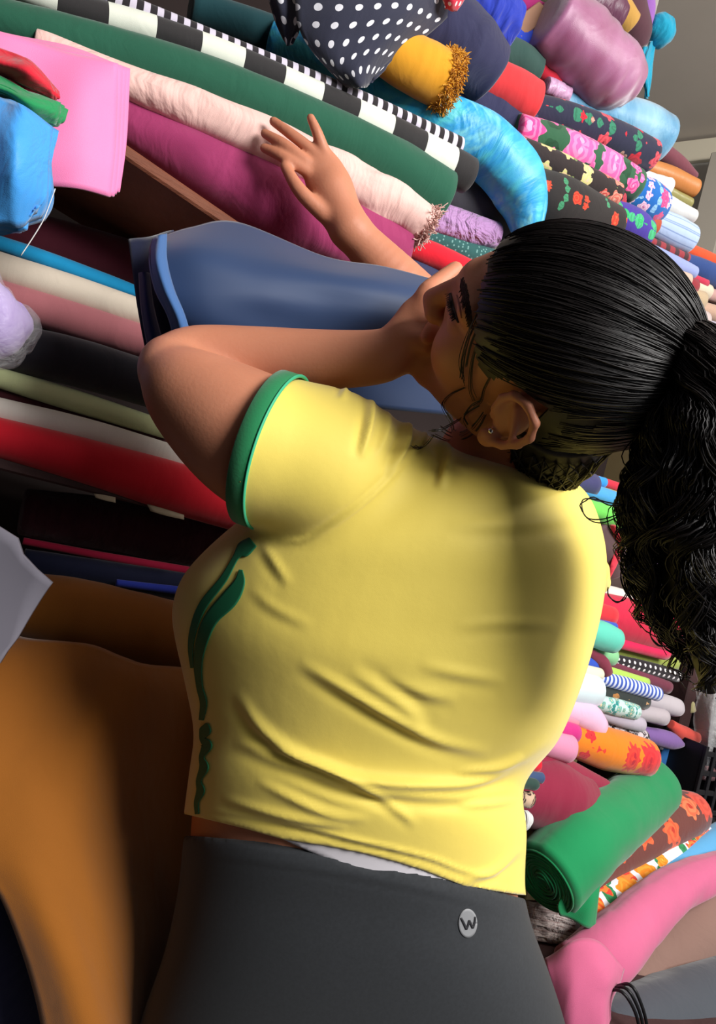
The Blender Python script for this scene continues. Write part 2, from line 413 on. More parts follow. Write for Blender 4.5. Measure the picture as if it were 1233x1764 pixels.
tie = fab('tie_dye', '#2aa7c8', pat_noise(['#0f7fae', '#1fa0d0', '#55c6d0', '#2f9fe0', '#8adfe2', '#1a8cc0'], 9, (1, .8, 1), .8), rough=.45, sheen=0, spec=.5, wr=1.0, bump=.4)
roll('turquoise and blue tie-dyed satin roll drooping at its end', tie, [(u_, v_, r_, WD(u_, v_, o_)) for u_, v_, r_, o_ in ((470, 66, 34, .0), (600, 120, 36, .05), (690, 170, 38, .085), (765, 206, 42, .11), (830, 248, 50, .12), (880, 305, 52, .13), (900, 352, 42, .13), (906, 400, 26, .13))], .13, .04, gather=.05, group=G_A, n=60)
roll('small teal patterned roll end beside the banded roll', fab('teal_print', '#1d5c68', pat_dots('#4d97a0', .012, .25, .6)), [(780, 296, 24), (856, 334, 21)], .03, group=G_A, n=16)
roll('charcoal roll between the green and turquoise rolls', fab('charcoal', '#35343a'), [(720, 325, 36), (800, 352, 38), (872, 388, 28)], .05, .04, group=G_A, n=30)
roll('lilac roll with embossed leaf texture near the forehead', fab('lilac_lace', '#b98cc0', wr=1.5, bump=.8, wrinkle=60), [(740, 372, 27), (800, 392, 26), (853, 405, 21)], .085, .02, group=G_A, n=30)
roll('grey green glittery roll beneath the lilac roll', fab('glitter_green', '#2b5a58', pat_dots('#6f9a96', .009, .18, .9)), [(690, 392, 20), (760, 418, 22), (850, 455, 22)], .07, group=G_A, n=30)
roll('bright red roll directly above the thumb', fab('scarlet', '#d8132a'), [(660, 402, 19), (740, 438, 21), (830, 478, 20)], .08, group=G_A, n=30)
roll('dark slate roll under the bright red roll', fab('slate', '#3a3d5e'), [(640, 435, 28), (740, 474, 30), (810, 500, 25)], .05, group=G_A, n=30)

# --- upper middle
roll('golden yellow roll with a fuzzy cut end', fab('golden', '#d9971f'), [(630, 62, 38), (700, 105, 44), (762, 138, 46)], .15, .02, group=G_B, n=40)
g_end = bpy.data.objects['fabric_roll.013'] if 'fabric_roll.013' in bpy.data.objects else None
gr = [o for o in COL.objects if o.get('label') == 'golden yellow roll with a fuzzy cut end'][0]
def fringe(parent, mat, u, v, rp, ax, off, cnt, ln, width):
    "frayed threads around a cut edge"
    r = np.random.default_rng(5); paths = []; d = WD(u, v, off); c0 = C(u, v, d); R = rp*d/F_PX
    a = (WP(u+ax[0], v+ax[1], off)-c0); a /= np.linalg.norm(a); _, A, B = frames(np.array([c0, c0+a*.01, c0+a*.02])); A, B = A[0], B[0]
    for i in range(cnt):
        t = r.uniform(0, 6.28); s = r.uniform(-width, .2*width); n = A*math.cos(t)+B*math.sin(t)
        p = c0+a*s+n*R*r.uniform(.93, 1.0); q = n*.7+a*r.uniform(-.3, .9)+r.normal(0, .5, 3); q /= np.linalg.norm(q); k = r.normal(0, .6, 3)
        L = ln*r.uniform(.4, 1)
        paths.append(np.array([p, p+q*L*.4, p+(q+k*.35)*L*.75, p+(q+k)*L]))
    V, Fc = strands(paths, [.0009]*cnt); o = mk('frayed_edge', V, Fc, mat, parent); o['kind'] = 'stuff'; o['label'] = 'frayed cut edge'
    return o
fringe(gr, MATS['golden'], 772, 143, 46, (60, 32), .15, 2200, .007, .022)
br = [o for o in COL.objects if o.get('label') == 'blush pink roll with crumpled cloth and frayed end'][0]
fringe(br, MATS['blush'], 734, 387, 33, (48, 32), .175, 700, .009, .012)
navy = fab('navy', '#2b2c4c', wr=.8, bump=.4)
roll('large navy blue folded roll beside the golden roll', navy, [(690, 10, 60), (780, 70, 66), (842, 128, 50)], .11, .05, gather=.03, group=G_B, n=40)
roll('navy blue roll lying below the tomato red roll', navy, [(740, 158, 45), (830, 190, 48), (898, 222, 40)], .05, .03, gather=.03, group=G_B, n=40)
roll('tomato red roll with rounded end on the navy roll', fab('tomato', '#cf3236'), [(790, 118, 33), (870, 152, 38), (914, 178, 36)], .08, .02, group=G_B, n=40)
roll('royal blue gathered cloth roll at the top edge', fab('royal', '#2438a8', wr=1.4, bump=.7, wrinkle=22), [(740, -35, 50), (830, 18, 56), (876, 50, 42)], .07, .03, gather=.10, group=G_B, n=60, m=40)
roll('dark green short roll above the tomato red roll', fab('hunter', '#2c4a44'), [(820, 72, 28), (890, 106, 30), (922, 124, 25)], .05, .03, group=G_B, n=30)
roll('royal blue short roll below the brown board', fab('royal2', '#2742b8'), [(850, 55, 30), (905, 83, 31), (938, 100, 26)], .02, .03, gather=.03, group=G_B, n=30)
roll('magenta folded cloth behind the royal blue roll', fab('magenta', '#a02468'), [(880, 10, 34), (930, 66, 42), (955, 98, 30)], .0, .05, gather=.04, group=G_B, n=30)
bc = box('cardboard', (WP(907, 5, .04)+WP(944, 26, .04)+WP(891, 66, .04)+WP(880, 61, .04))/4-WN*.01, ((WP(944, 26, .04)-WP(891, 66, .04))/2, (WP(925, 45, .04)-WP(897, 18, .04))*.42, WN*.004), plain('cardboard', '#a07a64', .9, 20, '#8e6a55'))
tag(bc, 'brown cardboard sheet poking out among blue rolls', 'cardboard')
roll('olive roll cut by the top edge of the picture', fab('olive_dark', '#4c4f38'), [(890, -25, 30), (952, 2, 27)], .02, group=G_B, n=20)
velv = fab('mauve_velvet', '#8e4a70', pat_noise(['#7c3f62', '#8e4a70', '#a86c92', '#86456a'], 8, (1, .4, 1), .6), rough=.38, sheen=.8, spec=.5, wr=1.1, bump=.5, wrinkle=9)  # paler streaks in the colour imitate the velvet's sheen
roll('large shiny mauve velvet roll near the ceiling', velv, [(945, 30, 56), (1000, 84, 64), (1050, 124, 60), (1082, 144, 40)], .08, .05, gather=.05, group=G_B, n=50, m=40)
roll('dark wine satin roll at the top above the mauve velvet', fab('wine_satin', '#5a3048', rough=.35, sheen=0, spec=.5, wr=1.2, bump=.5), [(950, -50, 40), (1020, 4, 42), (1058, 36, 30)], .03, .04, gather=.04, group=G_B, n=30)
roll('small gold roll tucked beside the wine satin roll', fab('gold', '#b58a42'), [(1045, -5, 26), (1082, 44, 24)], -.0, .03, group=G_B, n=20)
roll('dark brown folded cloth above the turquoise scarf', fab('dark_brown', '#4f2e38'), [(1065, 0, 36), (1090, 58, 32), (1098, 84, 18)], -.03, .05, group=G_B, n=24)
roll('thin violet cloth edge at the very top right', fab('violet', '#8d5aa8'), [(1088, -40, 24), (1110, 12, 17), (1108, 66, 8)], -.015, .05, group=G_B, n=24)
# turquoise scarf: a bunched knot and a tail
ts = tag(empty('knotted_scarf', WP(1120, 160, -.03)), 'turquoise cloth bunched into a ball with a hanging tail', 'scarf')
tq = fab('turquoise', '#1193b4', wr=1.0, bump=.6, wrinkle=30)
roll(None, tq, [(1120, 42, 12), (1131, 48, 23), (1142, 56, 25), (1152, 62, 14)], -.02, .06, gather=.08, name='knot', parent=ts, n=24)
sheet('tail', [[(1098, 88, 0), (1112, 80, .02), (1130, 66, 0)], [(1096, 110, 0), (1108, 112, .03), (1124, 108, 0)], [(1104, 140, 0), (1112, 142, .02), (1121, 140, 0)], [(1112, 166, 0), (1114, 168, .01), (1116, 168, 0)]], tq, .006, 16, 20, (.004, 2, .4, 0), parent=ts, off=-.03)
blv = fab('blue_velvet', '#3f7fa6', pat_noise(['#356f96', '#4a8cb2', '#86b6cf', '#3d7ca2'], 7, (1, .5, 1), .6), rough=.4, sheen=.8, spec=.4, wr=.8, bump=.4)  # velvet sheen painted in as lighter noise streaks
roll('sky blue velvet roll below the mauve velvet roll', blv, [(950, 178, 26), (1020, 192, 32), (1090, 216, 40), (1136, 240, 40)], .03, .03, group=G_B, n=40)
roll('small bright red cloth scrap beside the lilac satin', fab('red_scrap', '#c22036'), [(928, 118, 14), (958, 146, 15)], .05, .05, group=G_B, n=16)
roll('crumpled silvery lilac satin under the mauve velvet', fab('lilac_satin', '#c79cc0', rough=.3, sheen=0, spec=.6, wr=1.5, bump=.8), [(940, 146, 14), (976, 166, 15)], .06, .06, gather=.06, group=G_B, n=20)
fl_navy = fab('navy_roses', '#23253c', pat_floral(['#c81f33', '#d8505c', '#b89080'], '#2f7a5e', .052, .40, 6, .7, center='#8e1626'))
fl_green = fab('green_roses', '#2c5a3e', pat_floral(['#e8458e', '#ef5fa2'], '#1d4a30', .088, .42, 7, .8, center='#f6a0c6'))
fl_black = fab('black_salmon', '#2a2020', pat_floral(['#d86a5c', '#c8c47c', '#cc4a44'], '#7c8a50', .048, .36, 5, .6, center='#f0b8a0'))
fl_ditsy = fab('dark_ditsy', '#332222', pat_floral(['#b8283a', '#d8b89c', '#a83040'], '#5a6a40', .03, .42, 5, .8, center='#7a1c28'))
fl_org = fab('black_orange', '#262120', pat_floral(['#c83a24', '#b83020'], '#3f8a62', .05, .26, 5, .35, .4, center='#e0603a'))
fl_rust = fab('rust_print', '#6a2c20', pat_floral(['#d84a22', '#e0602c'], None, .045, .36, 5, .6, center='#b02818'))
fl_blue = fab('blue_floral', '#1762b0', pat_floral(['#e8a4cc', '#f0c2dc', '#d83a78'], '#8ab8e6', .036, .38, 5, .7, center='#c868a0'))
fl_purp = fab('purple_green', '#40308e', pat_floral(['#28a060', '#2fae68', '#e07830'], '#3fae78', .055, .40, 4, .6, center='#1d8a50'))
roll('navy floral roll printed with red roses', fl_navy, [(905, 186, 24), (980, 210, 29), (1060, 244, 31), (1118, 268, 27)], .075, .02, group=G_B, n=40)
roll('thin pale mint floral roll below the red roses', fab('mint_floral', '#9fc0a8', pat_floral(['#4f9a78', '#d8dcd0'], '#3f8a66', .04, .45, 5)), [(955, 236, 10), (1030, 263, 15), (1094, 290, 11)], .065, .03, group=G_B, n=30)
roll('green floral roll with large pink roses', fl_green, [(890, 222, 24), (960, 252, 31), (1030, 288, 33), (1090, 320, 29)], .095, .02, group=G_B, n=40)
roll('black roll with salmon and yellow flowers', fl_black, [(880, 250, 20), (950, 286, 25), (1010, 314, 24), (1060, 336, 20)], .115, .03, group=G_B, n=40)
roll('dark roll with tiny dense red and cream flowers', fl_ditsy, [(890, 288, 22), (970, 322, 23), (1062, 350, 22)], .09, .03, group=G_B, n=40)
roll('rust brown roll with orange print above the head', fl_rust, [(960, 325, 20), (1030, 360, 25), (1060, 378, 19)], .085, .03, group=G_B, n=30)
roll('black roll with sparse orange sprigs touching the hair', fl_org, [(870, 308, 34), (950, 352, 50), (1040, 402, 48)], .10, .03, group=G_B, n=40)
roll('bright blue roll with pink blossoms', fl_blue, [(1068, 322, 28), (1108, 346, 36), (1134, 356, 28)], .06, .02, group=G_B, n=30)
roll('short rust cloth under the bright blue blossoms', fab('rust', '#a84a30', wr=1), [(1092, 374, 13), (1128, 390, 14)], .06, .05, group=G_B, n=16)
roll('purple roll with green leaf print above the head', fl_purp, [(1040, 370, 30), (1085, 394, 34), (1108, 406, 27)], .09, .02, group=G_B, n=30)
# --- right, towards the corner
roll('coppery orange satin roll sticking out at the corner', fab('copper', '#b8743c', rough=.4, sheen=0, spec=.5), [(1080, 278, 14), (1140, 300, 17), (1194, 324, 16)], -.0, .03, group=G_B, n=30)
roll('dull maroon roll above the copper roll', fab('dull_maroon', '#6e3844'), [(1130, 256, 15), (1160, 276, 15), (1196, 304, 8)], -.03, .04, group=G_B, n=24)
roll('crumpled white roll below the copper roll', fab('white_crumple', '#d6d2d0', wr=1.5, bump=.6), [(1090, 300, 10), (1150, 322, 15)], .03, .05, gather=.05, group=G_B, n=20)
roll('shiny olive gold roll beneath the copper roll', fab('olive_gold', '#8a8450', rough=.35, sheen=0, spec=.6), [(1140, 326, 9), (1188, 350, 9)], .0, .04, group=G_B, n=20)
roll('flat white wrapped roll near the khaki post', fab('white_wrap', '#c9c8c6'), [(1120, 338, 17), (1190, 374, 15)], .005, .02, sq=(1, .9), group=G_B, n=20)
roll('off-white roll under the flat white wrapped roll', fab('off_white', '#bdbcba'), [(1120, 366, 13), (1172, 388, 11)], .01, .03, group=G_B, n=20)
roll('pale blue roll with fine lengthwise stripes', fab('blue_pinstripe', '#a9bcdc', pat_stripes('#8296bd', .014, .82, 1)), [(1090, 366, 22), (1150, 396, 27), (1184, 412, 25)], .025, .01, group=G_B, n=30)
roll('narrow red and black checked roll', fab('check', '#8e3038', pat_stripes('#40282c', .03, .55)), [(1100, 408, 8), (1182, 446, 9)], .03, .02, group=G_B, n=24)
roll('periwinkle blue roll running down beside the hair', fab('periwinkle', '#8a96c6'), [(1090, 418, 12), (1150, 450, 14), (1194, 470, 11)], .045, .02, group=G_B, n=24)
roll('beige roll with rounded end against the hair', fab('beige', '#bda594'), [(1085, 436, 11), (1140, 468, 14), (1182, 484, 13)], .06, .03, group=G_B, n=24)
roll('orange roll at the right edge above a blue roll', fab('orange', '#cf4a22'), [(1170, 424, 12), (1250, 462, 13)], -.01, .02, group=G_B, n=20)
roll('dark blue roll at the right edge below the orange roll', fab('dark_blue', '#243f78'), [(1165, 446, 15), (1200, 464, 19), (1245, 484, 20)], .0, .03, group=G_B, n=24)
roll('thin crimson roll below the dark blue roll', fab('crimson', '#b52846'), [(1170, 468, 6), (1216, 489, 7)], .03, .03, group=G_B, n=16)
roll('dark red cloth end beside the beige roll', fab('dark_red', '#8a2630'), [(1150, 482, 11), (1194, 494, 13)], .035, .04, group=G_B, n=16)
roll('cream roll below the thin crimson roll', fab('cream', '#c8bca6'), [(1170, 484, 12), (1218, 504, 13)], .02, .03, group=G_B, n=16)
roll('dusty rose roll cut by the right edge', fab('dusty_rose', '#b08a84'), [(1190, 498, 10), (1250, 516, 11)], .0, .03, group=G_B, n=16)
roll('tan roll below the dark red cloth end', fab('tan', '#b09a7c'), [(1150, 500, 14), (1205, 520, 17)], .03, .03, group=G_B, n=16)
roll('pale yellow roll end against the ponytail tie', fab('pale_yellow', '#d6cfae'), [(1150, 496, 9), (1182, 530, 10)], .06, .04, group=G_B, n=16)
roll('tan pink roll at the right edge above the ponytail', fab('tan_pink', '#b0907c'), [(1180, 526, 14), (1245, 546, 15)], .015, .03, group=G_B, n=16)
roll('pale mauve grey roll end above the ponytail', fab('mauve_grey', '#b9a8a6'), [(1160, 532, 18), (1208, 556, 20)], .04, .03, group=G_B, n=16)
roll('small lavender grey roll end at the right edge', fab('lavender_grey', '#a8a2b4'), [(1195, 556, 10), (1228, 564, 10)], .03, .03, group=G_B, n=12)
roll('pale grey roll partly hidden by the ponytail tie', fab('pale_grey', '#b4aeae'), [(1180, 582, 14), (1245, 604, 15)], .0, .03, group=G_B, n=12)

# --- left, below the worn shelf edge
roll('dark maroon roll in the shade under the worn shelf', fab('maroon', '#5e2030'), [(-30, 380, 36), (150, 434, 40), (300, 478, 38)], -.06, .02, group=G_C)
roll('thin cyan roll lying on the ivory roll', fab('cyan', '#0f8cc0'), [(-30, 410, 12), (100, 455, 14), (250, 508, 10)], .01, .05, gather=.04, group=G_C)
roll('ivory white roll below the thin cyan roll', fab('ivory', '#d3c6b4'), [(-30, 452, 26), (110, 497, 27), (250, 544, 25)], .03, .01, group=G_C)
roll('dusty pink roll between the ivory and black rolls', fab('dusty_pink', '#b06a70'), [(-10, 508, 28), (130, 552, 30), (270, 596, 28)], .035, .01, group=G_C)
roll('black roll below the dusty pink roll', fab('black_cloth', '#1a1822'), [(-20, 590, 40), (130, 625, 41), (290, 672, 38)], .055, .01, group=G_C)
roll('pale green roll below the black roll', fab('pale_green', '#c6cf9c'), [(-30, 642, 17), (120, 688, 19), (290, 742, 15)], .06, .01, group=G_C)
roll('thin dark maroon roll below the pale green roll', fab('dark_maroon', '#43141c'), [(-30, 676, 14), (130, 714, 15), (290, 755, 12)], .045, .01, group=G_C)
roll('white roll resting on the red roll', fab('white_cloth', '#d4ccc4'), [(-30, 702, 23), (150, 747, 25), (330, 800, 23)], .075, .01, group=G_C)
roll('red roll lying on the lower shelf edge', fab('red_cloth', '#c40a22'), [(-30, 748, 34), (150, 795, 39), (300, 840, 44), (440, 886, 38)], .09, .02, group=G_C)
lw = roll('lavender roll wrapped in clear plastic at the left edge', fab('lavender', '#b49ad8'), [(-70, 540, 72), (-5, 550, 70), (32, 546, 42), (46, 540, 20)], .2, .04, group=G_C, n=30)
tp = NT('clear_plastic'); tp.b.inputs['Base Color'].default_value = (.9, .9, .92, 1); tp.b.inputs['Roughness'].default_value = .25
tp.b.inputs['Alpha'].default_value = .2; tp.b.inputs['Specular IOR Level'].default_value = .8
_n = tp.noise(tp.obj(), 60, 4); _b = tp.n('ShaderNodeBump'); _b.inputs['Strength'].default_value = .8; _b.inputs['Distance'].default_value = .01; tp.l(_n.outputs[0], _b.inputs['Height']); tp.l(_b.outputs[0], tp.b.inputs['Normal'])
PLASTIC = tp.m
roll('crinkled clear plastic wrap', PLASTIC, [(-70, 545, 78), (0, 556, 77), (40, 552, 48), (58, 540, 16)], .2, .08, gather=.08, name='plastic_wrap', parent=lw, n=40, m=40)
# below the lower shelf
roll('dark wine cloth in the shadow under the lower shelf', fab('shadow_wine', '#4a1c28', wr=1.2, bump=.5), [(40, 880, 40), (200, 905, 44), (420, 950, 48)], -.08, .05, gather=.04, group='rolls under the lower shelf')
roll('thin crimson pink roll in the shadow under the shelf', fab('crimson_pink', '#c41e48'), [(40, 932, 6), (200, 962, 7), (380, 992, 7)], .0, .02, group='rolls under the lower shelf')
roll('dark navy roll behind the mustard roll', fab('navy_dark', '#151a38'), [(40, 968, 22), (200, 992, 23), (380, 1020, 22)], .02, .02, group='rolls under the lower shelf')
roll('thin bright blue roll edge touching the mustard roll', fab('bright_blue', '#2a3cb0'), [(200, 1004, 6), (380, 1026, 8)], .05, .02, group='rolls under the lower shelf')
# mustard roll with its loose cloth hanging to the floor
must = fab('mustard', '#945816', wr=.7, bump=.35, wrinkle=9)
mr = roll('mustard brown roll with its cloth hanging down to the floor', must, [(28, 1042, 52), (120, 1056, 60), (230, 1084, 62), (430, 1130, 60)], .13, .02, n=50)
sheet('hanging_cloth', [[(35, 1092, .205), (120, 1106, .215), (230, 1134, .22), (440, 1180, .20)],
      [(5, 1130, .25), (110, 1170, .27), (240, 1180, .26), (440, 1240, .22)],
      [(-50, 1250, .32), (90, 1300, .36), (235, 1300, .30), (430, 1340, .22)],
      [(-60, 1400, .38), (80, 1440, .42), (235, 1450, .34), (420, 1480, .22)],
      [(20, 1560, .42), (110, 1600, .46), (250, 1620, .38), (400, 1640, .24)],
      [(70, 1720, .44), (160, 1760, .48), (290, 1780, .36), (380, 1790, .24)],
      [(90, 1900, .46), (190, 1930, .50), (300, 1940, .36), (390, 1950, .24)]], must, .004, 60, 70, (.015, 2.3, .55, .4), parent=mr, off=0)
roll('dark navy cloth roll in the bottom left corner', navy, [(-70, 1480, 90, .85), (-10, 1640, 80, .86), (40, 1800, 75, .88)], 0, .04, n=40)
gp = sheet('grey_sheet', [[(-260, 850, .80), (-5, 905, .80), (42, 962, .80), (88, 1004, .80)], [(-260, 960, .80), (-10, 990, .80), (30, 1020, .80), (70, 1030, .80)], [(-260, 1100, .80), (-20, 1095, .80), (10, 1085, .80), (50, 1062, .80)], [(-260, 1180, .80), (-30, 1160, .80), (0, 1135, .80), (28, 1100, .80)]], plain('grey_board', '#8e8a96', .8, 8, '#827e8a'), .006, 12, 12)
tag(gp, 'grey board corner jutting in from the left edge', 'board')
# folded cloths hanging at the upper left
pk = fab('candy_pink', '#ee80b4', wr=.5, bump=.3, wrinkle=5, rough=.55, sheen=.4)
pf = tag(empty('folded_fabric', WP(150, 330, .33)), 'candy pink folded cloth hanging beside the plum roll', 'folded fabric')
for k in range(4):
    e = k*6; o_ = .30-.018*k
    sheet('layer', [[(-60, 42-e*.3, o_), (60, 72-e*.3, o_), (140, 94-e*.4, o_), (205+e, 112+e*.2, o_)],
        [(-60, 150, o_), (60, 160, o_+.006), (140, 170, o_+.01), (202+e, 185+e*.2, o_)],
        [(-60, 250, o_), (60, 255, o_+.01), (140, 262, o_+.008), (198+e, 268+e*.2, o_)],
        [(-60, 312-k, o_), (60, 318-k, o_), (135, 326-k*2, o_+.004), (190+e, 338-k*2, o_)]], pk, .005, 26, 26, (.003, 1.3, .4, k), parent=pf, off=0)
def folded(label, mat, rows, off, layers=3, step=.012, ripple=(.004, 1.2, .6, 0), shift=(4, 3)):
    e = empty('folded_fabric', WP(rows[-1][0][0], rows[-1][0][1], off)); tag(e, label, 'folded fabric', 'folded cloths at the left edge')
    for k in range(layers):
        sheet('layer', [[(u+shift[0]*k*(j/(len(r)-1)), v+shift[1]*k, w-step*k) for j, (u, v, w) in enumerate(r)] for r in rows], mat, .006, 24, 20, (ripple[0], ripple[1], ripple[2], ripple[3]+k), parent=e, off=off)
folded('red folded cloth on top of the green folded cloth', fab('red_fold', '#cc1a30', wr=1, bump=.5), [[(-50, 74, 0), (5, 86, 0), (48, 100, .01), (92, 148, 0)], [(-50, 92, .02), (5, 105, .03), (48, 124, .03), (93, 158, .01)], [(-50, 118, 0), (5, 132, .0), (45, 152, .01), (90, 170, 0)]], .36, 3)
folded('green folded cloth between the red and blue cloths', fab('green_fold', '#1c8a50', wr=1, bump=.5), [[(-50, 118, 0), (5, 134, 0), (50, 155, .01), (108, 180, 0)], [(-50, 138, .02), (5, 150, .03), (50, 178, .03), (102, 198, .01)], [(-50, 160, 0), (5, 170, 0), (48, 205, .01), (94, 214, 0)]], .37, 3)
folded('sky blue folded cloth hanging at the left edge', fab('sky_fold', '#3f9ae6', wr=.8, bump=.4, rough=.5), [[(-60, 145, 0), (5, 165, 0), (50, 190, .01), (88, 214, 0)], [(-60, 200, .02), (5, 220, .03), (45, 250, .03), (82, 262, .01)], [(-60, 290, .02), (5, 300, .03), (40, 318, .03), (78, 335, .01)], [(-60, 395, 0), (5, 393, 0), (30, 390, .01), (62, 368, 0)]], .40, 4, ripple=(.006, 1.4, .6, 1))
th = np.array([WP(u, v, .38) for u, v in ((95, 325), (86, 350), (74, 380), (56, 410), (36, 440))])
V, Fc, _ = tube_geo(cr(th, 20), .0006, 4); tag(mk('loose_thread', V, Fc, MATS['white_crumple']), 'pale loose thread dangling below the blue cloth', 'thread')
# polka dot cloth hanging from the top
pol = fab('polka', '#2a2c3e', pat_dots('#dcdce4', .0265, .20), wr=.5, bump=.3)
pe = tag(empty('hanging_cloth', WP(630, 150, .2)), 'dark blue polka dot cloth with frayed edge hanging from the top', 'cloth')
sheet('front_fold', [[(500, -70, .16), (590, -70, .2), (680, -60, .2), (800, -50, .16)], [(508, 0, .17), (600, 5, .22), (690, 10, .22), (782, 10, .17)], [(514, 50, .17), (580, 60, .21), (660, 62, .21), (742, 52, .18)], [(540, 95, .17), (580, 108, .20), (630, 112, .2), (682, 95, .18)], [(588, 142, .17), (605, 150, .18), (622, 156, .19), (642, 134, .18)]], pol, .004, 30, 30, (.007, 1.4, .5, 1), parent=pe, off=0)
sheet('side_fold', [[(440, -70, .13), (480, -70, .16), (525, -70, .14)], [(462, 0, .13), (490, 5, .16), (528, 10, .14)], [(474, 40, .13), (495, 45, .15), (522, 40, .14)], [(488, 72, .13), (495, 77, .14), (506, 66, .14)]], pol, .004, 16, 20, (.004, 1, .3, 0), parent=pe, off=0)
tag(sheet('cloth_scrap', [[(755, -30, .2), (780, -30, .21), (810, -30, .2)], [(760, -5, .2), (780, 0, .22), (800, 0, .2)], [(768, 14, .2), (778, 20, .2), (788, 18, .2)]], fab('red_polka', '#c2203a', pat_dots('#e8d8dc', .02, .2)), .004, 10, 10, off=0), 'red spotted cloth scrap at the top edge', 'cloth')
# ================================================================== right of the back: small stacked rolls
def R_(label, nm, col, pts, off, wr=.03, gather=0.0, pat=None, sq=(1, 1), **k):
    return roll(label, fab(nm, col, pat, **k), pts, off, wr, gather, sq, n=24, m=24, group=G_D)
R_('navy violet cloth bundle beside the neck', 'navy_violet', '#3c3c66', [(970, 826, 18), (1020, 836, 20)], .06)
R_('small blue roll end next to the nape', 'azure', '#2f8fd0', [(1010, 824, 9), (1040, 832, 9)], .05)
R_('thin red roll next to the ponytail', 'red_thin', '#c4283c', [(1030, 828, 8), (1090, 848, 9)], .04)
R_('thin olive roll below the thin red roll', 'olive_thin', '#9aa05a', [(1025, 838, 4), (1090, 860, 5)], .05)
R_('light blue roll above the lime cloth', 'light_blue', '#4a9ad8', [(1015, 846, 14), (1090, 872, 14)], .06)
R_('lime green cloth beside the collar', 'lime', '#6cce56', [(1000, 872, 15), (1045, 888, 19), (1075, 902, 19)], .08, .05, .05)
R_('brown cloth hanging behind the shoulder', 'brown_hang', '#5c4648', [(1015, 905, 32), (1035, 945, 40), (1045, 985, 34)], .05, .05)
R_('narrow coral ribbon hanging beside the brown cloth', 'coral', '#d83a4c', [(1055, 905, 6), (1066, 940, 9), (1056, 975, 6), (1046, 995, 6)], .1, .02, sq=(1, .4))
R_('deep purple cloth roll half hidden by curls', 'deep_purple', '#4c3a5c', [(1060, 955, 24), (1150, 985, 28)], .02, .05, .04)
R_('dark brown roll above the white frayed roll', 'dark_brown2', '#42302c', [(1030, 1000, 24), (1150, 1030, 26)], .0)
R_('white frayed roll above the big red roll', 'white_fray', '#dcd4cc', [(990, 1010, 13), (1060, 1026, 14), (1136, 1050, 14)], .05, .04, .04)
R_('big crimson red roll in the small stack', 'crimson_big', '#c81e40', [(980, 1046, 36), (1070, 1068, 40), (1148, 1090, 40)], .07, .02)
R_('orange red roll in front of the big crimson roll', 'orange_red', '#dc2a34', [(980, 1042, 18), (1052, 1062, 17)], .11)
R_('pinkish red cloth strip under the big crimson roll', 'pink_red', '#e01e54', [(1050, 1102, 11), (1145, 1124, 13)], .09)
R_('thin blue roll above the mint cloth', 'blue_thin', '#2c50b8', [(985, 1064, 8), (1058, 1081, 8)], .13)
R_('mint green folded cloth end', 'mint', '#5cc4ae', [(975, 1080, 20), (1030, 1093, 24), (1058, 1104, 22)], .15, .03, .05)
R_('pale green cloth end below the mint cloth', 'apple', '#84c48e', [(995, 1115, 14), (1054, 1132, 15)], .12)
tag(sheet('folded_fabric', [[(985, 1070, .16), (1000, 1072, .17), (1015, 1085, .16)], [(975, 1110, .16), (995, 1112, .17), (1010, 1115, .16)], [(965, 1150, .16), (980, 1150, .17), (992, 1146, .16)]], fab('white_blue', '#d8dcf2'), .012, 12, 14, off=0), 'white folded cloth edge beside the yellow back', 'folded fabric')
R_('olive green roll under the crimson roll', 'olive', '#93a048', [(1050, 1118, 12), (1160, 1144, 13)], .06)
R_('black roll with white polka dots', 'polka_small', '#1e1a20', [(1045, 1134, 10), (1100, 1147, 11), (1165, 1164, 11)], .08, .01, pat=pat_dots('#e6e2e2', .017, .2))
R_('slate blue roll below the polka dot roll', 'slate2', '#545878', [(1040, 1149, 9), (1100, 1163, 10), (1140, 1174, 9)], .07)
R_('maroon roll end below the polka dot roll', 'maroon_end', '#6c2c40', [(1105, 1166, 11), (1150, 1184, 11)], .08)
R_('lime yellow roll above the blue striped roll', 'lime_yellow', '#a9cc58', [(1045, 1157, 10), (1112, 1176, 9)], .09)
R_('bent maroon cloth between blue and cream rolls', 'maroon_bent', '#7a2c40', [(1008, 1118, 7), (1035, 1140, 12), (1044, 1160, 11)], .14, .03)
R_('royal blue cloth end beside the yellow shirt', 'royal_small', '#2c52c0', [(975, 1130, 15), (1034, 1146, 13)], .13)
R_('blue and white ring striped roll', 'ring_stripe', '#3454b0', [(1028, 1166, 12), (1080, 1180, 13), (1132, 1196, 12)], .10, .01, pat=pat_stripes('#cfd8f2', .0125, .5))
R_('cream roll end beside the yellow shirt', 'cream_small', '#e2dcc0', [(975, 1147, 10), (1032, 1162, 11)], .15)
R_('very pale blue folded cloth end', 'ice', '#cfe0e6', [(955, 1180, 26), (1000, 1188, 27), (1024, 1190, 24)], .16, .03, sq=(1, 1.1))
R_('dark roll with brown leaf print', 'leaf_dark', '#2c3230', [(1015, 1186, 13), (1070, 1200, 15), (1110, 1209, 13)], .09, pat=pat_floral(['#a8703c', '#b8844c'], None, .06, .4, 2, .6))
R_('teal and white patterned roll', 'teal_white', '#bcd8d4', [(1010, 1207, 13), (1060, 1218, 15), (1094, 1226, 13)], .11, pat=pat_floral(['#2a9a94', '#3fae a8'.replace(' ', '')], '#2a8a88', .022, .5, 5, .95))
R_('grey white torn roll sticking out to the right', 'torn_grey', '#b8b0b6', [(1095, 1200, 15), (1150, 1215, 17), (1166, 1219, 15)], .06, .06, .05)
R_('pale grey roll under the torn grey roll', 'grey_roll', '#b4aab0', [(1085, 1223, 13), (1142, 1236, 14)], .08)
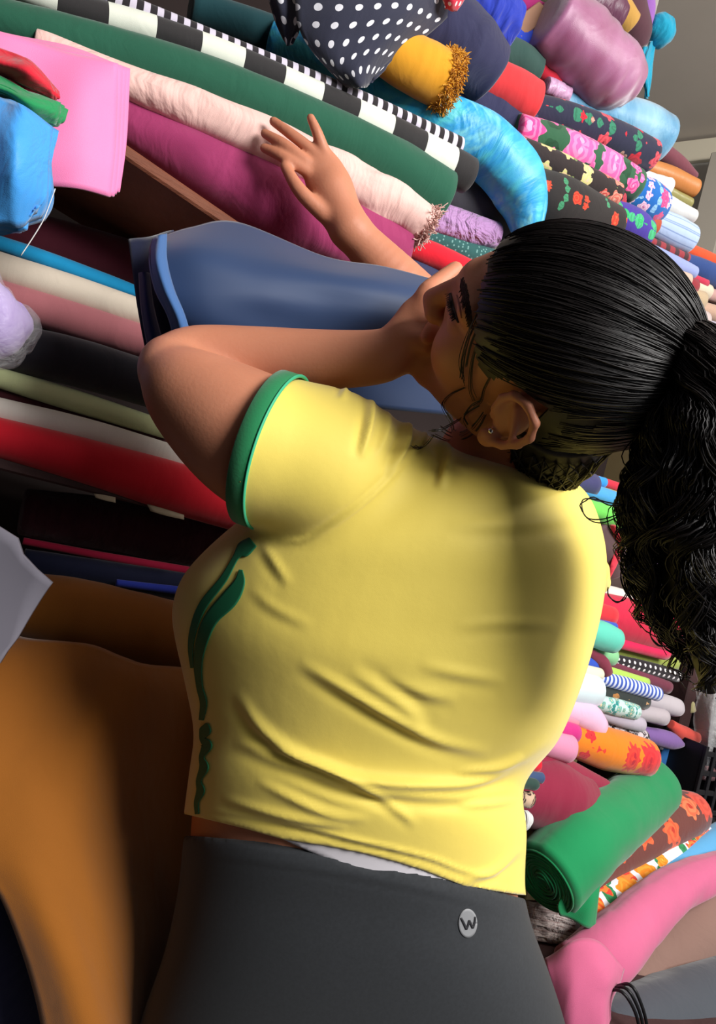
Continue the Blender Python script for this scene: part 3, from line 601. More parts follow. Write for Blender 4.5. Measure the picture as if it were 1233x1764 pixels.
R_('silver grey roll end below the teal patterned roll', 'silver', '#b3aab8', [(1020, 1226, 10), (1070, 1240, 13), (1104, 1249, 12)], .10)
R_('light pink folded cloth end above the orange floral', 'light_pink', '#e6b4d0', [(955, 1216, 18), (1006, 1234, 25), (1030, 1254, 19)], .17, .04, sq=(1, 1.0))
R_('salmon pink cloth edge beside the yellow shirt', 'salmon', '#e68a9c', [(945, 1230, 9), (990, 1242, 10)], .18)
R_('black and white floral roll', 'bw_floral', '#c8bcc0', [(1030, 1254, 16), (1070, 1264, 19), (1104, 1274, 18)], .08, pat=pat_floral(['#2c2428', '#3a3034'], '#2c2428', .028, .5, 5, .9, center='#d8ccd0'))
R_('purple roll with a pointed grey tip', 'purple', '#7a5a98', [(1080, 1258, 12), (1140, 1272, 15), (1160, 1278, 13), (1176, 1283, 4)], .07, .02)
R_('orange roll with red floral print', 'orange_floral', '#e07a14', [(965, 1268, 27), (1040, 1288, 36), (1110, 1306, 32)], .17, .03, .02, pat=pat_floral(['#d82c30', '#e03a2c'], None, .085, .36, 9, .6, .4, center='#b01828'))
R_('magenta cloth end behind the pale pink cloth', 'magenta_small', '#c2287a', [(935, 1246, 16), (988, 1264, 17)], .19)
R_('dusty pink cloth end beside the shirt side', 'dusty_small', '#d488a8', [(930, 1276, 20), (978, 1290, 22)], .21, .03, sq=(1, 1.1))
R_('red cloth corner peeping out beside the waist', 'red_corner', '#d8122c', [(885, 1318, 16), (922, 1312, 17)], .30, .04)
R_('wine red folded roll above the green roll', 'wine', '#8a1e3c', [(900, 1300, 22), (980, 1335, 24), (1036, 1362, 20)], .20, .03)
R_('wine red cloth heap beside the waist', 'wine_heap', '#861d3a', [(870, 1350, 45), (940, 1372, 60), (1000, 1392, 50)], .22, .05, .03)
R_('dark blue denim scrap on the wine red heap', 'denim', '#34486e', [(895, 1336, 9), (932, 1340, 9)], .33, .05)
R_('dark green scrap with a coral tag on the heap', 'green_scrap', '#26403a', [(890, 1348, 10), (918, 1351, 10), (926, 1353, 5)], .34, .05)
R_('beige and black printed scrap beside the waist', 'print_scrap', '#c0a48c', [(885, 1372, 14), (912, 1378, 14)], .33, .05, pat=pat_floral(['#2c2020', '#3a2a28'], None, .03, .5, 5))
wb = tag(empty('pompom', WP(905, 1430, .33)), 'white fluffy ball beside the waist above the green roll', 'pompom')
roll(None, fab('white_fluff', '#dcdcdc', wr=1.5, bump=.8, wrinkle=80), [(888, 1412, 12), (902, 1412, 17), (912, 1411, 10)], .33, .06, name='ball', parent=wb, n=14)
roll(None, MATS['white_fluff'], [(885, 1428, 6), (900, 1432, 8)], .33, .06, name='tassel', parent=wb, n=8)

# ================================================================== heap on the low table
tb = tag(empty('low_table', np.array([1.05, 1.35, 0])), 'dark low table under the heap of rolls at lower right', 'table')
def zat(u, v, d): return C(u, v, d)[2]
ZT = zat(940, 1640, 1.32)
tc = np.array([1.06, 1.42, ZT-.02])
box('table_top', tc, (WDIR*.62, WN*.36, Z*.018), wood_d, tb, .004)
for sx in (-1, 1):
    for sy in (-1, 1): box('leg', tc+WDIR*.55*sx+WN*.30*sy-Z*(ZT/2), (WDIR*.025, WN*.025, Z*(ZT/2-.02)), wood_d, tb, .003)
grn = fab('kelly_green', '#10854f', wr=.7, bump=.4, wrinkle=8)
def rollD(label, mat, pts, **k): return roll(label, mat, pts, 0, group=G_E, **k)
gr_ = rollD('bright green roll with its coiled end facing out', grn, [(940, 1512, 67, 1.28), (990, 1462, 66, 1.33), (1040, 1420, 60, 1.42), (1090, 1382, 55, 1.55), (1122, 1358, 50, 1.64)], gather=.025, wr=.02, n=60, m=44)
# the coiled end: separate layers of the winding
ax0 = C(940, 1512, 1.28)-C(990, 1462, 1.33); ax0 /= np.linalg.norm(ax0)
_, A0, B0 = frames(np.array([C(990, 1462, 1.33), C(940, 1512, 1.28), C(940, 1512, 1.28)+ax0*.05])); A0, B0 = A0[1], B0[1]
R0 = 62*1.28/F_PX
t = np.linspace(0, 2*math.pi*9, 420); rad = R0*(.16+.82*t/t[-1])+.0012*np.sin(t*3.3)
c0 = C(940, 1512, 1.28)+ax0*R0*.115
SP = c0+A0*(np.cos(t)*rad)[:, None]+B0*(np.sin(t)*rad)[:, None]+ax0*(.004*np.sin(t*.9)*(1-t/t[-1])+.003*(1-rad/R0))[:, None]
V, Fc, uv = tube_geo(SP, R0*.033, 6); mk('coiled_end', V, Fc, grn, gr_, uv)
sheet('loose_flap', [[(1010, 1478, 1.30), (1028, 1500, 1.29), (1036, 1480, 1.30)], [(985, 1520, 1.265), (1012, 1525, 1.265), (1036, 1510, 1.28)], [(962, 1556, 1.25), (1000, 1562, 1.25), (1032, 1545, 1.26)], [(965, 1578, 1.25), (995, 1590, 1.25), (1026, 1604, 1.26)]], grn, .004, 20, 20, (.004, 1.2, .6, 0), parent=gr_)
rollD('brown roll printed with large orange flowers', fab('brown_floral', '#6a3a34', pat_floral(['#d8503c', '#e0663c', '#e07a50'], None, .085, .42, 7, .7, center='#b83424')), [(990, 1530, 34, 1.40), (1045, 1482, 36, 1.48), (1110, 1442, 41, 1.57), (1165, 1410, 42, 1.66), (1190, 1402, 36, 1.70)], n=40)
rollD('white roll printed with orange flowers and green leaves', fab('white_floral', '#dfe2ea', pat_floral(['#e0541e', '#e8881c', '#dc3c28'], '#2c8a54', .085, .42, 6, .85, .8, center='#f0b040')), [(1000, 1590, 42, 1.36), (1050, 1548, 38, 1.43), (1090, 1518, 32, 1.49), (1150, 1476, 30, 1.58), (1208, 1440, 24, 1.7)], n=40)
rollD('sky blue roll beside the pink roll', fab('sky', '#5aa6d8'), [(1100, 1545, 26, 1.46), (1165, 1492, 25, 1.56), (1250, 1450, 34, 1.72)], n=30)
pinkm = fab('rose_pink', '#cb6289', wr=.8, bump=.45, wrinkle=9)
pr = rollD('rose pink roll with its loose end hanging down', pinkm, [(985, 1676, 48, 1.24), (1040, 1642, 54, 1.27), (1092, 1588, 46, 1.34), (1160, 1532, 38, 1.44), (1260, 1492, 30, 1.58)], gather=.03, n=60, m=44)
sheet('loose_end', [[(935, 1648, 1.19), (985, 1622, 1.165), (1035, 1625, 1.17), (1075, 1668, 1.20)], [(938, 1665, 1.165), (990, 1655, 1.14), (1040, 1670, 1.14), (1068, 1700, 1.18)], [(948, 1700, 1.15), (990, 1700, 1.12), (1035, 1715, 1.13), (1056, 1728, 1.17)], [(955, 1760, 1.14), (990, 1765, 1.11), (1030, 1770, 1.12), (1054, 1765, 1.16)], [(965, 1860, 1.14), (1000, 1865, 1.11), (1030, 1870, 1.12), (1060, 1865, 1.16)]], pinkm, .004, 30, 30, (.006, 1.3, .4, .5), parent=pr)
rollD('taupe brown wide roll under the rose pink roll', fab('taupe', '#86695f'), [(1070, 1690, 44, 1.36), (1120, 1655, 62, 1.42), (1190, 1610, 78, 1.50), (1270, 1585, 84, 1.6)], n=40)
rollD('dark grey cloth roll in the bottom right corner', fab('dark_grey', '#454a52'), [(1030, 1800, 70, 1.2), (1130, 1765, 74, 1.28), (1280, 1728, 80, 1.42)], n=40)
kb = tag(empty('knitted_bundle', C(950, 1630, 1.38)), 'grey and brown knitted bundle under the green roll', 'cloth bundle')
kn = fab('knit', '#9a8a8a', pat_noise(['#7a5450', '#d0c4c0', '#907470', '#dcd4d0'], 60, (.25, 3, 1)), wr=1.5, bump=.9, wrinkle=60)
for k, (dv, rr) in enumerate(((-18, 12), (0, 13), (18, 13))):
    roll(None, kn, [(880, 1578+dv, rr, 1.36), (940, 1590+dv, rr+1, 1.36), (1005, 1606+dv, rr-3, 1.38)], 0, .06, .08, name='fold', parent=kb, n=30)
blk = plain('black_rubber', '#101114', .45)
for k in range(3):
    P = cr([C(1030+k*9, 1712-k*4, 1.19), C(1066+k*9, 1706-k*5, 1.14), C(1090+k*7, 1735-k*3, 1.13), C(1101+k*7, 1775, 1.13), C(1098+k*7, 1820, 1.14)], 24)
    V, Fc, _ = tube_geo(P, .0026, 8)
    tag(mk('cable', V, Fc, blk), ['black cable loop nearest the rose pink cloth', 'middle one of the three black cable loops', 'outermost black cable loop on the dark grey cloth'][k], 'cable', 'black cables')
# black crate, box, bag at the right edge
cd = 1.86
crt = tag(empty('plastic_crate', C(1165, 1370, cd)), 'black slatted plastic crate at the right edge', 'crate')
bp_ = plain('black_plastic', '#141418', .4)
cc = C(1168, 1318, cd); cw, ch, cdp = .085, .085, .12
fx = WDIR; fy = WN
for s in (-1, 1):
    box('rim', cc+Z*ch*s-fy*cdp*0, (fx*cw, fy*cdp, Z*.009) if s < 0 else (fx*cw, fy*.006, Z*.012), bp_, crt, .002)
for k in range(6): box('slat', cc-fy*cdp+fx*(cw*(-1+2*k/5)), (fx*.005, fy*.004, Z*ch), bp_, crt, .001)
for k in range(4): box('crossbar', cc-fy*cdp+Z*(ch*(-.8+1.6*k/3)), (fx*cw, fy*.003, Z*.006), bp_, crt, .001)
for s in (-1, 1): box('side_panel', cc+fx*cw*s, (fx*.004, fy*cdp, Z*ch), bp_, crt, .001)
box('crate_label', cc-fy*(cdp+.006)+fx*.05-Z*.03, (fx*.014, fy*.001, Z*.04), plain('label_white', '#a8aab4', .6), crt, .0005)
bx = box('carton', C(1128, 1300, 1.83), (fx*.03, fy*.04, Z*.035), plain('blue_card', '#2f6cae', .6, 20, '#2a5f9a')); tag(bx, 'small blue carton beside the black crate', 'carton')
box('lid', C(1126, 1284, 1.83)+Z*.008, (fx*.033, fy*.043, Z*.006), plain('pale_card', '#b8bcc8', .6), bx, .001)
rp = roll('coral red cloth above the black crate', fab('coral_cloth', '#c8483c'), [(1155, 1248, 8), (1175, 1264, 14), (1200, 1272, 9)], .05, .05, n=16)
rb = tag(sheet('board', [[(1196, 1375, 1.80), (1206, 1370, 1.80)], [(1222, 1440, 1.78), (1236, 1432, 1.78)], [(1240, 1480, 1.77), (1252, 1474, 1.77)]], plain('red_board', '#7a2026', .6), .01, 4, 8), 'dark red board leaning behind the sky blue roll', 'board')
pbg = sheet('plastic_bag', [[(1195, 1180, 1.80), (1220, 1175, 1.76), (1260, 1180, 1.8)], [(1198, 1250, 1.80), (1225, 1255, 1.75), (1260, 1250, 1.8)], [(1206, 1300, 1.80), (1228, 1310, 1.76), (1260, 1310, 1.8)], [(1212, 1340, 1.80), (1230, 1345, 1.78), (1260, 1345, 1.8)]], PLASTIC, .003, 20, 30, (.012, 2, 1.5, 0)); tag(pbg, 'crumpled clear plastic bag at the right edge', 'plastic bag')
pkb = roll('pinkish patterned parcel inside the clear plastic', fab('pink_parcel', '#b88488'), [(1210, 1330, 12, 1.86), (1240, 1338, 14, 1.88)], 0, .05, n=12)
dk = roll('dark brown bundled cloth behind the plastic bag', fab('dark_bundle', '#3c2c28'), [(1150, 1150, 50, 2.05), (1230, 1190, 80, 2.0), (1270, 1280, 80, 2.0)], 0, .05, n=24)
py = roll('pale yellowish packet end among the dark bundles', fab('packet', '#b0a87a'), [(1182, 1195, 8, 1.9), (1190, 1225, 9, 1.9)], 0, .05, n=10)
# ================================================================== the woman
def cc(u, v, d): return np.array([(u-CU)/F_PX*d, -(v-CV)/F_PX*d, -d])
def to_world(p): return CAM+np.asarray(p) @ RC.T
def ppx(p): return CU+F_PX*p[..., 0]/-p[..., 2], CV+F_PX*p[..., 1]/p[..., 2]
HR = np.array([[-0.817, .269, -.510], [.576, .423, -.699], [-.028, .865, .501]])     # columns: face forward, crown, her left (camera axes)
HT = np.array([.1676, .1404, -.6854])
def hd(p): return np.asarray(p, float) @ HR.T+HT
class Field:
    "signed distance on a regular grid in camera axes"
    def __init__(s, lo, hi, h, far=.06):
        s.h = h; s.i0 = np.floor(np.asarray(lo)/h).astype(int); s.n = np.ceil((np.asarray(hi))/h).astype(int)-s.i0+1
        s.a = np.full(tuple(s.n), far, np.float32); s.far = far
    def sub(s, lo, hi):
        a = np.clip(np.floor(lo/s.h).astype(int)-s.i0, 0, s.n); b = np.clip(np.ceil(hi/s.h).astype(int)-s.i0+1, 0, s.n)
        sl = tuple(slice(x, y) for x, y in zip(a, b))
        ax = [((np.arange(x, y)+o)*s.h).astype(np.float32) for x, y, o in zip(a, b, s.i0)]
        return sl, ax
    def put(s, sl, d, k, op='u'):
        o = s.a[sl]
        if op == 'u':
            t = np.clip(.5+.5*(o-d)/k, 0, 1); s.a[sl] = o*(1-t)+d*t-k*t*(1-t)
        else:
            t = np.clip(.5-.5*(o+d)/k, 0, 1); s.a[sl] = o*(1-t)-d*t+k*t*(1-t)
    def cone(s, a, b, ra, rb, k=.012, op='u'):
        a = np.asarray(a, float); b = np.asarray(b, float); m = max(ra, rb)+.05
        sl, (x, y, z) = s.sub(np.minimum(a, b)-m, np.maximum(a, b)+m); e = b-a; L = float(e@e)+1e-12
        X = x[:, None, None]-a[0]; Y = y[None, :, None]-a[1]; Z_ = z[None, None]-a[2]
        t = np.clip((X*e[0]+Y*e[1]+Z_*e[2])/L, 0, 1)
        d = np.sqrt((X-t*e[0])**2+(Y-t*e[1])**2+(Z_-t*e[2])**2)-(ra+(rb-ra)*t)
        s.put(sl, d.astype(np.float32), k, op)
    def chain(s, pts, k=.012, n=22):
        "a limb: one smooth tapering sweep, joined to the rest with blend k"
        K = cr(np.array([[*p, r] for p, r in pts]), n); m = K[:, 3].max()+.05
        sl, (x, y, z) = s.sub(K[:, :3].min(0)-m, K[:, :3].max(0)+m); D = None
        for a, b in zip(K[:-1], K[1:]):
            e = b[:3]-a[:3]; L = float(e@e)+1e-12
            X = x[:, None, None]-np.float32(a[0]); Y = y[None, :, None]-np.float32(a[1]); Z_ = z[None, None]-np.float32(a[2]); e = e.astype(np.float32)
            t = np.clip((X*e[0]+Y*e[1]+Z_*e[2])/np.float32(L), 0, 1)
            d = np.sqrt((X-t*e[0])**2+(Y-t*e[1])**2+(Z_-t*e[2])**2)-(np.float32(a[3])+np.float32(b[3]-a[3])*t)
            D = d if D is None else np.minimum(D, d)
        s.put(sl, D.astype(np.float32), k)
    def ell(s, c, r, A=np.eye(3), k=.012, op='u'):
        "ellipsoid, columns of A its axes"
        c = np.asarray(c, float); r = np.asarray(r, float); m = r.max()+.05
        sl, (x, y, z) = s.sub(c-m, c+m)
        X = x[:, None, None]-c[0]; Y = y[None, :, None]-c[1]; Z_ = z[None, None]-c[2]
        q = [(X*A[0, i]+Y*A[1, i]+Z_*A[2, i]) for i in range(3)]
        k0 = np.sqrt(sum((q[i]/r[i])**2 for i in range(3))); k1 = np.sqrt(sum((q[i]/r[i]**2)**2 for i in range(3)))+1e-9
        s.put(sl, (k0*(k0-1)/k1).astype(np.float32), k, op)
    def grid(s):
        ax = [((np.arange(n)+o)*s.h).astype(np.float32) for n, o in zip(s.n, s.i0)]
        return ax[0][:, None, None], ax[1][None, :, None], ax[2][None, None]
    def mesh(s):
        g = vdb.FloatGrid(s.far); g.copyFromArray(s.a); P, Q = g.convertToQuads(0.0)
        return (P+s.i0)*s.h, Q[:, ::-1]
def ringlevel(rings, h, F, m=72, ex=2.3):
    "closed loft through (L, R, centre depth, near half-depth, far half-depth) -> distance array on field F's grid"
    K = []
    for (l, r, dc, hn, hf) in rings: K.append(np.r_[cc(l[0], l[1], dc), cc(r[0], r[1], dc), hn, hf])
    K = cr(np.array(K), 70); th = np.linspace(0, 2*math.pi, m, endpoint=False); V = []
    co, si = np.cos(th), np.sin(th); co = np.sign(co)*np.abs(co)**(2/ex); si = np.sign(si)*np.abs(si)**(2/ex)
    for k in K:
        c = (k[:3]+k[3:6])/2; hw = (k[3:6]-k[:3])/2; z = np.array([c[0], c[1], c[2]]); z = -z/np.linalg.norm(z)
        hdv = np.where(si > 0, k[6], k[7])[:, None]*si[:, None]*z[None]
        V.append(c+co[:, None]*hw[None]+hdv)
    V = np.vstack(V); n = len(K)
    i = np.arange(n-1)[:, None]*m; j = np.arange(m)[None]; kk = (j+1) % m
    Q = np.stack([i+j, i+kk, i+kk+m, i+j+m], -1).reshape(-1, 4)
    c0 = len(V); V = np.vstack([V, V[:m].mean(0), V[-m:].mean(0)])
    T = [[c0, (q+1) % m, q] for q in range(m)]+[[c0+1, (n-1)*m+q, (n-1)*m+(q+1) % m] for q in range(m)]
    g = vdb.FloatGrid.createLevelSetFromPolygons(V.astype(np.float32), triangles=np.array(T, np.uint32), quads=Q.astype(np.uint32), transform=vdb.createLinearTransform(h), halfWidth=12)
    out = np.zeros(tuple(F.n), np.float32); g.copyToArray(out, ijk=tuple(int(x) for x in F.i0))
    for _ in range(8):
        for a in range(3):
            out = (np.roll(out, 1, a)+2*out+np.roll(out, -1, a))*.25
    return out
TORSO = [((318, 1600), (915, 1640), .88, .19, .19), ((325, 1500), (898, 1570), .87, .19, .19), ((330, 1410), (890, 1520), .87, .19, .19),
         ((340, 1330), (893, 1430), .86, .185, .19), ((347, 1260), (889, 1350), .86, .18, .19), ((333, 1170), (945, 1272), .86, .19, .20), ((319, 1095), (980, 1185), .86, .20, .20),
         ((317, 1045), (1004, 1105), .86, .20, .20), ((338, 990), (1021, 1025), .86, .20, .20), ((400, 925), (1026, 958), .86, .20, .20),
         ((480, 862), (1018, 900), .86, .19, .19), ((570, 800), (1004, 858), .86, .175, .18), ((665, 775), (982, 832), .86, .15, .16), ((745, 775), (955, 822), .85, .11, .12)]
HEM = ([250, 330, 420, 487, 560, 621, 680, 728, 800, 890, 960], [1388, 1405, 1427, 1446, 1457, 1469, 1484, 1499, 1527, 1541, 1546])
PTOP = ([250, 330, 450, 487, 560, 621, 680, 728, 800, 893, 960], [1436, 1440, 1449, 1453, 1471, 1493, 1500, 1504, 1520, 1546, 1560])
def r_px(r, d): return r*d/F_PX
woman = tag(empty('person', CAM+np.array([.05, .85, -1.38])), 'dark-haired person in yellow top and black leggings reaching towards the rolls', 'person')
skin_t = NT('skin'); _n = skin_t.noise(skin_t.obj(), 14, 4)
skin_t.put(skin_t.b.inputs['Base Color'], skin_t.mix(_n.outputs[0], lin('#b87458'), lin('#cb8a6c')))
skin_t.b.inputs['Roughness'].default_value = .5; skin_t.b.inputs['Subsurface Weight'].default_value = .12; skin_t.b.inputs['Subsurface Radius'].default_value = (.012, .005, .003); skin_t.b.inputs['Subsurface Scale'].default_value = 1.0
skin_t.b.inputs['Specular IOR Level'].default_value = .35
_p = skin_t.noise(skin_t.obj(), 260, 2); _b = skin_t.n('ShaderNodeBump'); _b.inputs['Strength'].default_value = .08; _b.inputs['Distance'].default_value = .003; skin_t.l(_p.outputs[0], _b.inputs['Height']); skin_t.l(_b.outputs[0], skin_t.b.inputs['Normal'])
SKIN = skin_t.m
# ---------------------------------------------------------------- body
HB = .0023
B = Field([-.34, -.75, -1.24], [.36, .62, -.54], HB)
S_body = ringlevel(TORSO, HB, B)
B.a = np.minimum(B.a, S_body+.006)
Hq = lambda c, r, k=.012, op='u': B.ell(hd(c), r, HR, k, op)
Hc = lambda a, b, ra, rb, k=.01, op='u': B.cone(hd(a), hd(b), ra, rb, k, op)
B.cone(hd((-.025, -.03, 0)), cc(862, 800, .83), .056, .062, .02)
B.cone(cc(862, 800, .83), cc(850, 900, .87), .065, .09, .03)
Hq((-.012, .04, 0), (.098, .086, .074), .01)
Hq((.036, -.008, 0), (.058, .088, .058), .025)
for s in (-1, 1):
    Hc((.008, -.048, .05*s), (.078, -.080, .010*s), .020, .018, .02)
    Hq((.060, -.014, .036*s), (.028, .030, .026), .02)
    Hc((.090, .040, .006*s), (.076, .042, .044*s), .011, .010, .014)
    Hq((.096, .022, .030*s), (.009, .006, .014), .010, 's')
    Hq((.0745, .0165, .031*s), (.0155, .0125, .0165), .004)
    Hq((.086, .012, .016*s), (.013, .015, .012), .010)
    Hq((.104, -.018, .011*s), (.010, .008, .008), .006)
Hc((.094, .030, 0), (.114, -.012, 0), .008, .0105, .010)
Hq((.099, -.043, 0), (.010, .006, .024), .006); Hq((.096, -.056, 0), (.011, .007, .021), .006)
Hq((.083, -.084, 0), (.020, .018, .022), .014)
# ear
ear = [(.010, .004), (.010, .020), (.004, .033), (-.010, .038), (-.023, .032), (-.028, .016), (-.024, -.002), (-.015, -.018), (-.004, -.029)]
def ep(f, u, o=0.0): return (f, u, .084+(-f)*.42+o)
Hq((-.008, .004, .079), (.016, .029, .008), .006)
for p, q in zip(ear[:-1], ear[1:]): Hc(ep(*p, .003), ep(*q, .003), .0042, .0042, .003)
Hc(ep(-.004, .022, .0), ep(-.017, -.004, .0), .0035, .0035, .004)
Hq(ep(-.001, -.029, .002), (.010, .012, .0055), .004)
Hc(ep(.008, -.006, 0), ep(.006, .004, 0), .004, .004, .003)
Hq(ep(-.005, -.002, .008), (.006, .010, .006), .003, 's')
# near (left) arm
arm = [(cc(640, 835, .75), r_px(118, .73)), (cc(560, 812, .72), r_px(116, .72)), (cc(450, 764, .705), r_px(117, .705)), (cc(345, 692, .71), r_px(86, .71)), (cc(291, 644, .72), r_px(51, .72))]
B.chain(arm, .02, 50)
B.chain([(cc(292, 628, .735), r_px(50, .735)), (cc(340, 618, .755), r_px(56, .755)), (cc(430, 619, .765), r_px(56, .765)), (cc(560, 620, .765), r_px(51, .765)), (cc(655, 614, .755), r_px(46, .755)), (cc(690, 595, .75), r_px(40, .75))], .012, 46)
# near hand laid over mouth and nose
def fing(pts, k=.004):
    B.chain([(cc(u, v, d), r_px(r, d)) for (u, v, r, d) in pts], k, 10)
B.ell(cc(712, 556, .752), (r_px(52, .75), r_px(34, .75), r_px(26, .75)), np.stack([(lambda a: a/np.linalg.norm(a))(x) for x in (np.array([.45, .9, 0]), np.array([.9, -.45, 0]), np.array([0, 0, 1.0]))], 1), .015)
fing([(722, 545, 22, .748), (735, 508, 20, .748), (752, 490, 17, .76), (784, 464, 14, .775)])
fing([(730, 540, 20, .765), (745, 500, 18, .775), (770, 485, 16, .79), (804, 470, 13, .80)])
fing([(735, 545, 20, .785), (752, 515, 17, .80), (785, 500, 15, .81), (812, 490, 12, .82)])
fing([(738, 560, 18, .80), (760, 535, 15, .815), (790, 522, 13, .825), (812, 515, 11, .83)])
fing([(700, 585, 20, .74), (722, 590, 18, .735), (745, 600, 15, .745)])
# far (right) arm and hand
B.chain([(cc(930, 900, 1.0), .06), (cc(880, 780, 1.02), .058), (cc(800, 620, 1.04), r_px(56, 1.04)), (cc(745, 555, 1.05), r_px(54, 1.05)), (cc(690, 492, 1.03), r_px(46, 1.03)), (cc(640, 436, 1.02), r_px(37, 1.02)), (cc(603, 395, 1.012), r_px(31, 1.012))], .015, 40)
hx = np.array([-35, 85, 0.]); hx /= np.linalg.norm(hx); hy = np.array([85, 35, 0.])/math.hypot(85, 35)
B.ell(cc(566, 318, 1.012), (r_px(72, 1.012), r_px(38, 1.012), .016), np.stack([hx, hy, np.array([0, 0, 1.0])], 1), .016)
B.cone(cc(600, 392, 1.012), cc(572, 330, 1.012), r_px(30, 1.1), r_px(28, 1.1), .015)
D_ = 1.012
fing([(568, 285, 12, D_), (556, 256, 11, D_-.004), (546, 228, 9.5, D_-.012), (535, 203, 7.5, D_-.016)], .003)
fing([(556, 282, 12, D_), (533, 256, 10.5, D_-.004), (500, 230, 9.5, D_-.005), (471, 209, 8, D_+.001)], .003)
fing([(548, 296, 12, D_), (525, 277, 11, D_-.008), (489, 249, 10, D_-.010), (456, 230, 8, D_)], .003)
fing([(550, 308, 12, D_), (523, 291, 11, D_-.008), (487, 270, 10, D_-.012), (455, 255, 8, D_-.002)], .003)
fing([(582, 382, 20, D_), (553, 364, 15, D_-.012), (516, 328, 12.5, D_-.020), (491, 287, 9, D_-.016)], .006)
for a_ in range(3): B.a = (np.roll(B.a, 1, a_)+2*B.a+np.roll(B.a, -1, a_))*.25
BP, BQ = B.mesh()
BW = to_world(BP)
body = mk('body', BW, BQ, SKIN, woman)
def bvh(P, Q): return BVHTree.FromPolygons([tuple(x) for x in P], [tuple(int(k) for k in q) for q in Q])
BV_body = bvh(BW, BQ)
del B

# ---------------------------------------------------------------- shirt
HS = .0026
Sf = Field([-.36, -.62, -1.14], [.36, .22, -.54], HS)
S0 = ringlevel(TORSO, HS, Sf)
X, Y, Z_ = Sf.grid(); U_ = CU+F_PX*X/-Z_; V_ = CV+F_PX*Y/Z_
Sf.a[:] = S0-.003
ca, cb = cc(690, 858, .765), cc(420, 765, .697)
Sl = Field([-.36, -.62, -1.14], [.36, .22, -.54], HS)
Sl.cone(ca, cc(560, 808, .72), r_px(118, .76), r_px(130, .715), .02)
Sl.cone(cc(560, 808, .72), cb, r_px(132, .715), r_px(134, .70), .02)
n_c = np.array([-.945, .324, -.176]); n_c /= np.linalg.norm(n_c); pc_ = cc(473, 778, .70)
arm_only = (X-pc_[0])*n_c[0]+(Y-pc_[1])*n_c[1]+(Z_-pc_[2])*n_c[2]
Sl.a = np.maximum(Sl.a, arm_only.astype(np.float32))
Sf.put((slice(None),)*3, Sl.a, .016); del Sl
Sf.cone(cc(1020, 985, .95), cc(1030, 1003, .97), .022, .016, .01)
hem = np.interp(U_, *HEM)
cut = (V_-hem)*(-Z_)/F_PX
Sf.a = np.maximum(Sf.a, cut.astype(np.float32))
# neckline
nk = cc(880, 770, .78); axn = (hd((-.02, -.04, 0))-cc(862, 830, .84)); axn /= np.linalg.norm(axn)
SPt, SQ = Sf.mesh()
def vnormals(P, Q):
    a = np.cross(P[Q[:, 2]]-P[Q[:, 0]], P[Q[:, 3]]-P[Q[:, 1]]); N = np.zeros_like(P)
    for k in range(4): np.add.at(N, Q[:, k], a)
    N = N/(np.linalg.norm(N, axis=1)[:, None]+1e-12)
    c = P.mean(0); return N if ((P-c)*N).sum() > 0 else -N
def folds(P, Q, lines):
    "raised folds of the cloth along pixel polylines: (points, width px, height m, side)"
    N = vnormals(P, Q); u, v = ppx(P); facing = np.clip((N*(-P/np.linalg.norm(P, axis=1)[:, None])).sum(1)*3+.4, 0, 1); D = np.zeros(len(P))
    for pts, w, h, side in lines:
        C_ = cr(np.array(pts, float), 40); best = np.full(len(P), 1e9); sd = np.zeros(len(P)); tt = np.zeros(len(P))
        m = (u > C_[:, 0].min()-6*w) & (u < C_[:, 0].max()+6*w) & (v > C_[:, 1].min()-6*w) & (v < C_[:, 1].max()+6*w)
        idx = np.where(m)[0]; pu, pv = u[idx], v[idx]; b = np.full(len(idx), 1e9); s_ = np.zeros(len(idx)); t_ = np.zeros(len(idx))
        for k in range(39):
            e = C_[k+1]-C_[k]; L = (e@e)+1e-9; q = np.clip(((pu-C_[k, 0])*e[0]+(pv-C_[k, 1])*e[1])/L, 0, 1)
            dx, dy = pu-C_[k, 0]-q*e[0], pv-C_[k, 1]-q*e[1]; d = np.hypot(dx, dy); g = d < b
            b[g] = d[g]; s_[g] = np.sign(e[0]*dy-e[1]*dx)[g]*d[g]; t_[g] = ((k+q)/39)[g]
        tap = np.sin(np.pi*np.clip(t_, 0, 1))**.9
        D[idx] += h*tap*(np.exp(-(b/w)**2)-.55*np.exp(-((s_-side*1.7*w)/(1.1*w))**2))
    return P+N*(D*facing)[:, None]
